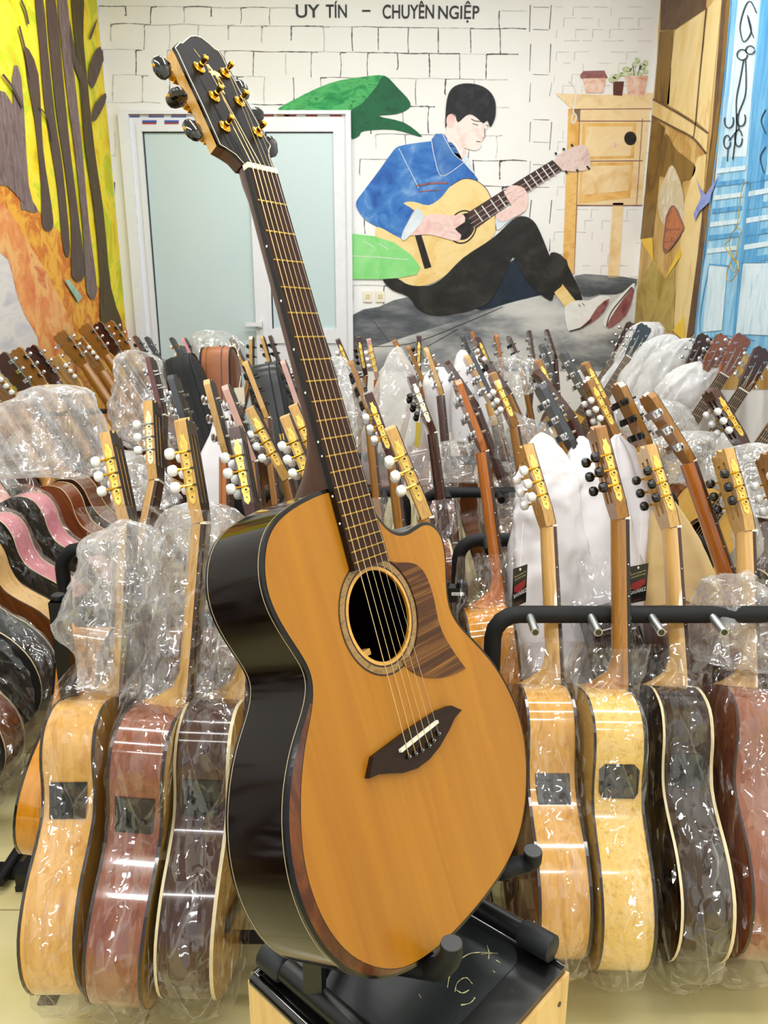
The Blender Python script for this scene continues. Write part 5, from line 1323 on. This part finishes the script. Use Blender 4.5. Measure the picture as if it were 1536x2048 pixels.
# ---- rack along the right wall: fingerboards to the room
for (Y, kd, sd, nk, hd_, zb, lab) in [
 (2.7,'S','brown','neckb','neckb',.16,'brown guitar deep in the plastic of the right wall rack'),
 (3.05,'S','plum','neckd','neckd',.17,'dark guitar lowest in the right wall rack'),
 (3.24,'S','brown','neckb','redb',.21,'guitar with a broad orange-brown head at the right edge'),
 (3.42,'S','redb','neckb','redb',.20,'dark red guitar head with chrome tuners below the blue shutters'),
 (3.62,'S','brown','neckb','plum',.19,'dark-headed guitar with its fingerboard to the room, below the shutters'),
 (4.00,'S','dark','neckd','greyh',.22,'black guitar head rising from the large white covers on the right'),
 (4.2,'S','brown','neckb','plum',.22,'dark red guitar head beside the black one in the white covers')]:
    be = math.radians(30); a = V(math.sin(be), .06, math.cos(be))
    M = frame(V(.96 if Y < 3.9 else .80, Y, zb), a, V(0, -1, 0))
    shop_guitar(kd, M, lab, side=sd, neck=nk, head=hd_, btn='c', plate='silver', ven=hd_)
print('BASES', GI)

# ------------------------------------------------------------------ racks
def rack(x0, x1, Y, zb, label, npeg, endL=True, endR=True, sticker=False, foampeg=True, plen=.055, rz=.045):
    r = empty('guitar_rack', V((x0+x1)/2, Y, 0), label, 'rack')
    P = lambda nm, b, m, lab=None, s=True: on(r, b.build(nm, m, None, lab, s))
    R = .0175; cr_ = .05
    pts = []
    if endL: pts += [V(x0, Y, zb-.19), V(x0, Y, zb-.10), V(x0, Y, zb-cr_)]+[V(x0+cr_-cr_*math.cos(a), Y, zb-cr_+cr_*math.sin(a)) for a in (.4, .8, 1.2)]
    pts += [V(x0+cr_, Y, zb), V((x0+x1)/2, Y, zb), V(x1-cr_, Y, zb)]
    if endR: pts += [V(x1-cr_+cr_*math.sin(a), Y, zb-cr_+cr_*math.cos(a)) for a in (.4, .8, 1.2)]+[V(x1, Y, zb-cr_), V(x1, Y, zb-.10), V(x1, Y, zb-.19)]
    P('top_bar', MB().tube(pts, R, 14), M_blackfoam, 'black foam-sleeved bar')
    for k in range(npeg):
        px_ = x0+.07+(x1-x0-.14)*k/max(1, npeg-1)
        o = P('peg', MB().tube([V(px_, Y-R*.8, zb), V(px_, Y-R-plen, zb-.006)], .0085 if not foampeg else .012, 12), M_blackfoam if foampeg else M_steel, None if foampeg else 'bare steel peg')
        e_ = V(px_, Y-R-plen, zb-.006); MB().tube([e_, e_+V(0, -.001, 0)], (.0085 if not foampeg else .012)*.72, 10).build('peg_end', M_blackgloss, o)
    for xx, on_ in ((x0, endL), (x1, endR)):
        if not on_: continue
        P('upright', MB().tube([V(xx, Y, zb-.19), V(xx, Y, .05)], .0145, 12), M_blackmetal)
        P('foot', MB().box((xx-.014, Y-.40, .012), (xx+.014, Y+.16, .045)), M_blackmetal, s=False)
        for yy in (Y-.38, Y+.14): P('foot_pad', MB().box((xx-.017, yy-.02, 0), (xx+.017, yy+.02, .013)), M_rubber, s=False)
        px_ = xx-.06 if xx == x0 else xx+.06
    P('lower_rail', MB().tube([V(x0, Y-.22, rz), V(x1, Y-.22, rz)], .012, 10), M_blackfoam)
    return r
def axis_y(M, v):
    lo, hi = .2, .85
    for _ in range(30):
        m = (lo+hi)/2
        if proj(M@V(0, 0, m))[1] > v: lo = m
        else: hi = m
    return M@V(0, 0, lo)
q = axis_y(M_R[1], 1243); YB = q.y+.035; zb = q.z
print('bar', YB, zb, hy(990, 1243, YB).x)
x0 = hy(987, 1243, YB).x
pitch = hy(1165, 1250, YB).x-hy(1045, 1250, YB).x
x1 = x0+.07*2+pitch*6
rack(x0, x1, YB, zb, 'front right guitar rack with bare steel pegs on a black foam bar', 7, sticker=True, foampeg=False, rz=.105)
q2 = axis_y(M_L[0], 1240); YL = q2.y+.04
rack(hy(98, 1200, YL).x, hy(98, 1200, YL).x+1.05*.62, YL, zb, 'front left guitar rack half hidden by loose plastic bags', 0, endL=False, foampeg=False, rz=.12)
zR = zb
def row_rack(u0, u1, v, label, n_, L=True, R=True):
    d0 = hz(u0, v, zR); d1 = hz(u1, v, zR); return rack(d0.x, d1.x, d0.y, zR, label, n_, L, R)
row_rack(918, 1420, 1080, 'second-row rack with a black foam bar behind the white covers', 5)
row_rack(850, 1350, 985, 'third-row rack bar crossing right of the cutaway horn', 5)
row_rack(872, 1330, 921, 'fourth-row rack bar above the third-row one', 6)
row_rack(520, 812, 985, 'rack bar just behind the body of the big guitar', 4)
row_rack(560, 800, 915, 'far rack bar behind the big guitar neck', 4)
row_rack(120, 480, 1098, 'second-row rack at the left behind the bagged guitars', 4)
# square end frames with knobs
def end_frame(u, v, Y, wpx, label, sticker=False, knobs=(0, 1), bw=.05):
    p = hy(u, v, Y); t = .0145
    r = empty('rack_end_frame', V(p.x, Y, 0), label, 'rack')
    P = lambda nm, b, m, lab=None, s=False: on(r, b.build(nm, m, None, lab, s))
    P('post', MB().box((p.x-t, Y-t, .03), (p.x+t, Y+t, p.z)), M_blackmetal)
    P('head_plate', MB().box((p.x-t if bw > 0 else p.x+bw, Y-t-.001, p.z-.036), (p.x+bw if bw > 0 else p.x+t, Y+t+.001, p.z)), M_blackmetal)
    for k in knobs:
        xx = p.x+k*(bw-.012 if bw > 0 else bw+.012)
        P('knob', MB().tube([V(xx, Y, p.z), V(xx, Y, p.z+.003), V(xx, Y, p.z+.011), V(xx, Y, p.z+.013)], [.010, .0125, .0125, .010], 14), M_rubber, None, True)
    P('foot', MB().box((p.x-t, Y-.25, .004), (p.x+t, Y+.2, .03)), M_blackmetal)
    for yy in (Y-.24, Y+.18): P('foot_pad', MB().box((p.x-.017, yy-.02, 0), (p.x+.017, yy+.02, .006)), M_rubber)
    if sticker:
        z = p.z-.010; y = Y-t-.0016
        xa, xb_ = p.x-.026, p.x+.004
        s_ = P('sticker', MB().box((xa, y-.0004, z-.008), (xb_, y, z)), plain('sticker_white', '#e8e8e4', .5), 'small white printed sticker')
        o = text(None, 'sticker_text', 'MADE IN CHINA', V(xa+.002, y-.0008, z-.006), V(xb_-.002, y-.0008, z-.006), 0, .0036, P_ink)
        o.parent = s_; o.matrix_parent_inverse = s_.matrix_world.inverted()
end_frame(117, 1200, YL+.0, 30, 'black square post with round knobs at the left end of the front rack', bw=.07)
end_frame(924, 1172, hz(924, 1172, zR-.06).y, 30, 'black square post with a small white sticker beside the big guitar', sticker=True, bw=-.055)
# hook of the left wall rack
r = empty('rack_hook', hy(190, 838, 3.0), 'black foam hook holding the necks of the left wall rack', 'rack')
hk = [hy(u, v, 3.0) for u, v in ((176, 850), (166, 838), (168, 826), (185, 824), (212, 822))]
on(r, MB().tube(catmull([V(*p) for p in hk], 4, False), .010, 10).build('hook', M_blackfoam, None, None, True))
on(r, MB().tube([hk[3], V(hk[3].x-.35, hk[3].y+.25, hk[3].z-.05), V(hk[3].x-.36, 3.3, 0)], .012, 10).build('post', M_blackmetal))
r = empty('side_rack', V(-1.0, 3, 0), 'black floor rack carrying the guitars along the left wall', 'rack')
for xx, zz in ((-1.14, .045), (-.86, .03)): on(r, MB().tube([V(xx, 1.45, zz), V(xx, 4.7, zz)], .014, 10).build('rail', M_blackfoam, None, None, True))
for yy in (1.5, 3.0, 4.6): on(r, MB().box((-1.3, yy-.014, .004), (-.82, yy+.014, .03)).build('crossbar', M_blackmetal))
on(r, MB().tube([V(-1.34, 1.5, .60), V(-1.34, 4.7, .60)], .016, 10).build('top_rail', M_blackfoam, None, None, True))
for yy in (1.5, 4.6): on(r, MB().tube([V(-1.34, yy, .6), V(-1.28, yy, .02)], .013, 8).build('upright', M_blackmetal))

# ------------------------------------------------------------------ gig bags
M_lea = plain('brown_leather', '#8f5228', .42, col2='#9b5c30', scale=14, bump=.3, bscale=420)
M_lead = plain('brown_leather_dark', '#5e3214', .4, col2='#6e3d1c', scale=10, bump=.3, bscale=420)
M_lthb = plain('black_leather', '#0e1012', .3, col2='#17191b', scale=8, bump=.2, bscale=350)
M_nyl = plain('black_nylon', '#0a0b0d', .7, bump=.3, bscale=600)
def gig(u, v, ub, vb, Y, label, m_side, m_face, wtop, thick, zipm=None, lean=.2, yaw=0):
    top = hy(u, v, Y); Lg = 1.02
    a0 = hy(ub, vb, Y-.15*.2); ax = V((top-a0).x/(top-a0).z, lean, 1).normalized()
    f = V(math.cos(yaw), math.sin(yaw), 0)
    M = frame(top-ax*Lg, ax, f)
    prof = [(0,0),(.10,.0),(.185,.04),(.21,.13),(.19,.24),(.165,.36),(.15,.46),(.12,.56),(wtop+.015,.72),(wtop,.88),(wtop*.93,.965),(wtop*.66,1.005),(wtop*.3,1.018),(0,1.02)]
    O = [(p.x, p.y) for p in catmull([V(a, z, 0) for a, z in prof]+[V(-a, z, 0) for a, z in reversed(prof[1:-1])], 3)]
    n_ = len(O); r = empty('gig_bag', M, label, 'gig bag'); t = thick/2
    b = MB(); b.add([V(x, y*s_, .5+(z-.5)*s_) for x, s_ in ((-t, .985), (-t*.8, 1), (t*.8, 1), (t, .985)) for y, z in O], [(k*n_+i, k*n_+(i+1) % n_, (k+1)*n_+(i+1) % n_, (k+1)*n_+i) for k in range(3) for i in range(n_)])
    link('gusset', b.data('gusset', True), m_side, r)
    for x, nm, bul in ((t, 'front_panel', .022), (-t, 'back_panel', -.008)):
        s_ = .985; b = MB(); rings = [(1.0, 0), (.9, bul*.7), (.6, bul), (.25, bul*1.05)]
        vs = [V(x+bx_, y*s_*k, .5+(z-.5)*s_*(1-(1-k)*.9)) for k, bx_ in rings for y, z in O]
        b.add(vs, [(k*n_+i, k*n_+(i+1) % n_, (k+1)*n_+(i+1) % n_, (k+1)*n_+i) for k in range(3) for i in range(n_)])
        b.add(vs[-n_:], [tuple(range(n_))])
        link(nm, b.data(nm, True), m_face, r)
    for x in (-t, t):
        b = MB(); P = [V(x, y*.99, .5+(z-.5)*.99) for y, z in O]; b.tube(P+[P[0]], .0045, 6, False); link('piping', b.data('piping', True), M_nyl, r)
    b = MB(); P = [V(t*.45, y*1.003, .5+(z-.5)*1.003) for y, z in O]; b.tube(P+[P[0]], .003, 5, False); link('zipper', b.data('zipper', True), zipm or M_nyl, r)
    P = [V(-t*.6, y*1.002, .5+(z-.5)*1.002) for y, z in O]; b = MB(); b.tube(P+[P[0]], .0012, 4, False); link('stitching', b.data('stitching', True), m_face, r)
    return r, M, t
gig(438, 694, 452, 900, 3.35, 'tan-brown leather gig bag with rounded top standing among the guitar heads', M_lea, M_lead, .10, .12, M_lead)
gig(360, 712, 425, 905, 3.15, 'flat black gig bag leaning left of the brown leather one', M_nyl, M_nyl, .085, .10, None)
r, M, t = gig(528, 728, 580, 960, 3.0, 'black leather gig bag with a metal zip pull behind the big neck', M_lthb, M_lthb, .09, .11, M_nyl)
link('zip_pull', MB().box((t*.3, -.105, .70), (t*.6, -.098, .745)).data('zip_pull'), M_goldp, r)
gig(594, 752, 615, 930, 3.2, 'second black gig bag close behind the big neck', M_lthb, M_nyl, .08, .09, None)

# ------------------------------------------------------------------ white covers, paper and loose plastic
M_cov = plain('white_cover_cloth', '#e6e2e4', .6, spec=.25, col2='#efebec', scale=3)
cover('cloth_cover', [(1108,1420,84),(1105,1330,80),(1103,1230,76),(1102,1120,66),(1100,1040,55),(1098,985,50),(1094,940,40),(1092,912,30),(1088,890,21),(1085,874,12),(1084,866,3)], 1.72, M_cov, 3, 'white foam cover with a hooded top behind the white-buttoned guitar', 'cover', amp=.022, fold=30, nseg=64)
cover('cloth_cover', [(1205,1420,80),(1205,1330,76),(1203,1230,72),(1198,1120,62),(1190,1010,46),(1180,950,36),(1172,912,26),(1166,890,15),(1163,873,4)], 1.74, M_cov, 4, 'white foam cover behind the black-buttoned yellow guitar', 'cover', amp=.022, fold=30, nseg=64)
cover('cloth_cover', [(1290,1420,56),(1290,1330,56),(1285,1230,54),(1276,1120,48),(1262,1000,38),(1250,940,30),(1242,900,21),(1237,880,12),(1235,870,4)], 1.79, M_cov, 5, 'white foam cover left of the tan paper one', 'cover', amp=.022, fold=30, nseg=64)
M_pap = plain('tan_paper', '#d8b779', .7, col2='#e0c28a', scale=5)
cover('paper_cover', [(1365,1330,78),(1362,1230,76),(1358,1150,66),(1348,1080,48),(1334,1020,26),(1325,985,9)], 1.76, M_pap, 6, 'tan brown-paper cover over a guitar in the second row', 'cover', amp=.006)
cover('cloth_cover', [(416,1400,34),(420,1090,34),(422,1010,38),(428,930,32),(440,870,20),(446,820,12),(440,808,4)], 2.25, M_cov, 7, 'small white cover with a pointed top beside the pale tan headstock', 'cover')
cover('cloth_cover', [(930,880,24),(930,800,24),(928,745,20),(926,712,12),(925,700,4)], 3.0, M_cov, 8, 'narrow white cover with a pointed top in the middle rows', 'cover')
cover('cloth_cover', [(960,860,30),(955,780,28),(958,740,22),(956,712,8)], 3.3, M_cov, 9, 'second narrow white cover behind the narrow pointed one', 'cover')
cover('cloth_cover', [(800,960,74),(795,880,66),(795,800,46),(795,740,26),(795,702,10),(796,694,3)], 2.9, film('veil_film', .30, '#f6f5f4', scale=5, gloss=.05), 10, 'large translucent white cone cover in the middle', 'cover', amp=.012, dmax=.12)
cover('cloth_cover', [(905,860,40),(900,800,46),(890,760,40),(880,735,12)], 3.1, M_cov, 31, 'pale white cover behind the long dark red neck', 'cover')
M_veil2 = film('veil_film_right', .62, '#fbfaf9', scale=6, ridge=.3, gloss=.05)
for k, (p, Y, lab) in enumerate([
 ([(1205,830,30),(1235,775,36),(1265,715,34),(1290,668,26),(1300,645,10)], 4.2, 'tall white plastic cover leaning right, leftmost of the pale group at the right'),
 ([(1240,850,34),(1275,780,38),(1310,715,32),(1330,680,20),(1338,668,6)], 3.95, 'white plastic cover leaning right, second of the pale group'),
 ([(1290,850,36),(1320,780,40),(1350,715,34),(1370,685,18),(1376,676,6)], 3.75, 'white plastic cover leaning right below the yellow mural'),
 ([(1330,870,36),(1350,820,44),(1375,770,40),(1395,735,26),(1400,722,8)], 3.45, 'white plastic cover leaning right, lowest of the pale group')]):
    cover('plastic_cover', p, Y, M_veil2, 40+k, lab, 'cover', amp=.030, dmax=.1, lean=.05, fold=44, lump=.012, nseg=72)
for k, (p, Y, m, lab) in enumerate([
 ([(70,955,40),(78,935,80),(75,890,90),(72,845,88),(80,810,72),(100,795,45),(105,786,10)], 1.95, M_film3, 'big crumpled clear plastic heap over the left wall rack'),
 ([(310,905,30),(290,860,52),(280,810,58),(275,760,50),(262,720,32),(258,702,8)], 3.0, M_film3, 'crumpled clear plastic rising in front of the left door frame'),
 ([(668,905,50),(672,850,62),(670,790,60),(664,740,46),(660,718,10)], 3.2, M_film3, 'crumpled clear plastic right of the big neck'),
 ([(1030,790,34),(1040,760,50),(1045,735,48),(1040,715,30),(1035,705,6)], 3.6, M_film3, 'crumpled clear plastic between the far heads at the right'),
 ([(1465,1330,70),(1468,1280,88),(1470,1230,84),(1478,1185,66),(1490,1150,44),(1495,1138,8)], 1.46, M_film3, 'crumpled clear plastic bunched at the right edge above the front rack'),
 ([(1400,960,60),(1395,920,74),(1380,885,60),(1370,862,20)], 2.3, M_film3, 'crumpled clear plastic behind the orange-brown guitar at the right'),
 ([(1330,880,50),(1320,845,62),(1310,810,52),(1300,790,14)], 2.9, M_film3, 'crumpled clear plastic beside the brown paddle head'),
 ([(1510,1020,46),(1515,970,56),(1515,920,48),(1510,890,12)], 1.95, M_film3, 'crumpled clear plastic under the dark-headed classical guitar at the right edge'),
 ([(440,740,36),(436,705,40),(430,678,28),(425,660,8)], 4.0, M_film3, 'crumpled clear plastic on the door glass behind the brown leather bag'),
 ([(610,800,40),(600,755,46),(590,725,34),(585,712,8)], 3.7, M_film3, 'crumpled clear plastic behind the black leather gig bag'),
 ([(930,960,42),(935,915,50),(925,880,40),(920,862,8)], 2.5, M_film2, 'clear plastic between the orange guitar and the second-row rack'),
 ([(1040,930,36),(1035,880,46),(1028,840,38),(1024,820,8)], 2.6, M_film2, 'clear plastic behind the first white foam cover'),
 ([(300,1010,36),(285,970,40),(262,930,34),(250,905,8)], 2.1, M_film3, 'clear plastic between the left guitars and the wall rack'),
 ([(245,1380,52),(232,1300,60),(250,1220,64),(262,1140,62),(268,1075,56),(262,1045,30)], 1.33, M_film3, 'tall crumpled plastic round the neck of the honey-coloured guitar'),
 ([(395,1400,56),(390,1310,62),(402,1220,60),(408,1130,56),(408,1060,50),(405,1030,26)], 1.33, M_film3, 'tall crumpled plastic round the neck of the red-brown guitar on the left'),
 ([(440,1140,36),(420,1080,46),(405,1040,40),(400,1020,10)], 1.6, M_film3, 'clear plastic bunched over the red-brown guitar neck')]):
    cover('loose_plastic', p, Y, m, 60+k, lab, 'plastic', amp=.026, fine=.008, dep=.7, capb=True, fold=22, nseg=52, dmax=.13, lump=.05)
for k in (0, 1, 3, 4):
    kd, M = ML[k+7]; gbag(M, kd, LB[kd]+.15, M_film, 80+k, ('clear bag on the nearest guitar of the left wall rack', 'clear bag on the all-black guitar at the left', '', 'clear bag on the nearer pink guitar', 'clear bag on the farther pink guitar')[k], wtop=.06)

# ------------------------------------------------------------------ swing tags
M_tag = plain('tag_black', '#0b0a0a', .35, coat=.2); M_tred = plain('tag_red', '#8e2220', .45); M_tgold = plain('tag_print', '#d8c48a', .5)
M_cordw = plain('tag_cord', '#e8e6e0', .6)
def swing_tag(corners, hang, Y, label):
    tl, tr_, br, bl = [hy(u, v, Y) for u, v in corners]
    r = empty('swing_tag', (tl+br)/2, label, 'tag')
    ex = (tr_-tl); ey = (bl-tl); nn = ex.cross(ey).normalized()
    if nn.y > 0: nn = -nn
    at = lambda a, b_, k=.0008: tl+ex*a+ey*b_+(br-tr_-ey)*(a*b_)+nn*k
    on(r, MB().prism([at(0, 0, 0), at(1, 0, 0), at(1, 1, 0), at(0, 1, 0)], nn*.0006).build('card', M_tag))
    on(r, MB().prism([at(.12, .46), at(.88, .38), at(.88, .54), at(.5, .66), at(.12, .60)], nn*.0003).build('emblem', M_tred, None, 'red shield print'))
    exn = ex.normalized(); eyn = -(ey.normalized())
    sl = (at(.9, .70)-at(.1, .74)).normalized()
    on(r, text(None, 'brand_print', 'SAVAREZ', at(.08, .76, .0014), at(.92, .66, .0014), 0, ey.length*.10, plain('tag_white', '#e9e6dd', .5), sl, eyn))
    on(r, text(None, 'small_print', 'Guitar strung with', at(.1, .25, .0012), at(.9, .20, .0012), 0, ey.length*.05, M_tgold, (at(.9, .20)-at(.1, .25)).normalized(), eyn))
    on(r, text(None, 'small_print', 'SAVAREZ strings', at(.14, .33, .0012), at(.88, .28, .0012), 0, ey.length*.045, M_tgold, (at(.88, .28)-at(.14, .33)).normalized(), eyn))
    on(r, MB().prism([at(.3, .93), at(.75, .90), at(.75, .91), at(.3, .94)], nn*.0002).build('foot_print', M_tred))
    e0 = at(.5, .07); on(r, MB().ell(e0, (.0022, .0010, .0030), 8, 5).build('eyelet', M_cordw))
    on(r, MB().tube([e0, hy(hang[0], hang[1], Y+.03)], .0006, 5).build('cord', M_cordw))
swing_tag([(1026,1138),(1055,1128),(1052,1204),(1024,1217)], (1046, 1045), 1.50, 'black swing tag with a red shield hanging left of the first white-buttoned guitar')
swing_tag([(1256,1134),(1297,1126),(1291,1201),(1258,1208)], (1284, 1030), 1.50, 'black swing tag with a red shield hanging between the yellow and the near-black guitars')
# yellow paper tag in the middle rows
r = empty('paper_tag', hy(838, 868, 2.2), 'yellow paper strip hanging beside the silver-plated guitar head', 'tag')
on(r, MB().prism([hy(832, 845, 2.2), hy(842, 845, 2.2), hy(840, 895, 2.2), hy(829, 893, 2.2)], (0, .0008, 0)).build('strip', plain('yellow_paper', '#c9b23e', .6)))
on(r, MB().tube([hy(837, 845, 2.2), hy(846, 800, 2.25)], .0008, 5).build('thread', M_cordw))
r = empty('paper_tag', hy(482, 790, 2.7), 'cream paper label hanging right of the brown leather bag', 'tag')
on(r, MB().prism([hy(468, 776, 2.7), hy(488, 774, 2.7), hy(490, 808, 2.7), hy(470, 811, 2.7)], (0, .0008, 0)).build('label_card', plain('cream_paper', '#e6ddc4', .6)))
on(r, MB().tube([hy(478, 776, 2.7), hy(482, 752, 2.75)], .0008, 5).build('thread', M_cordw))
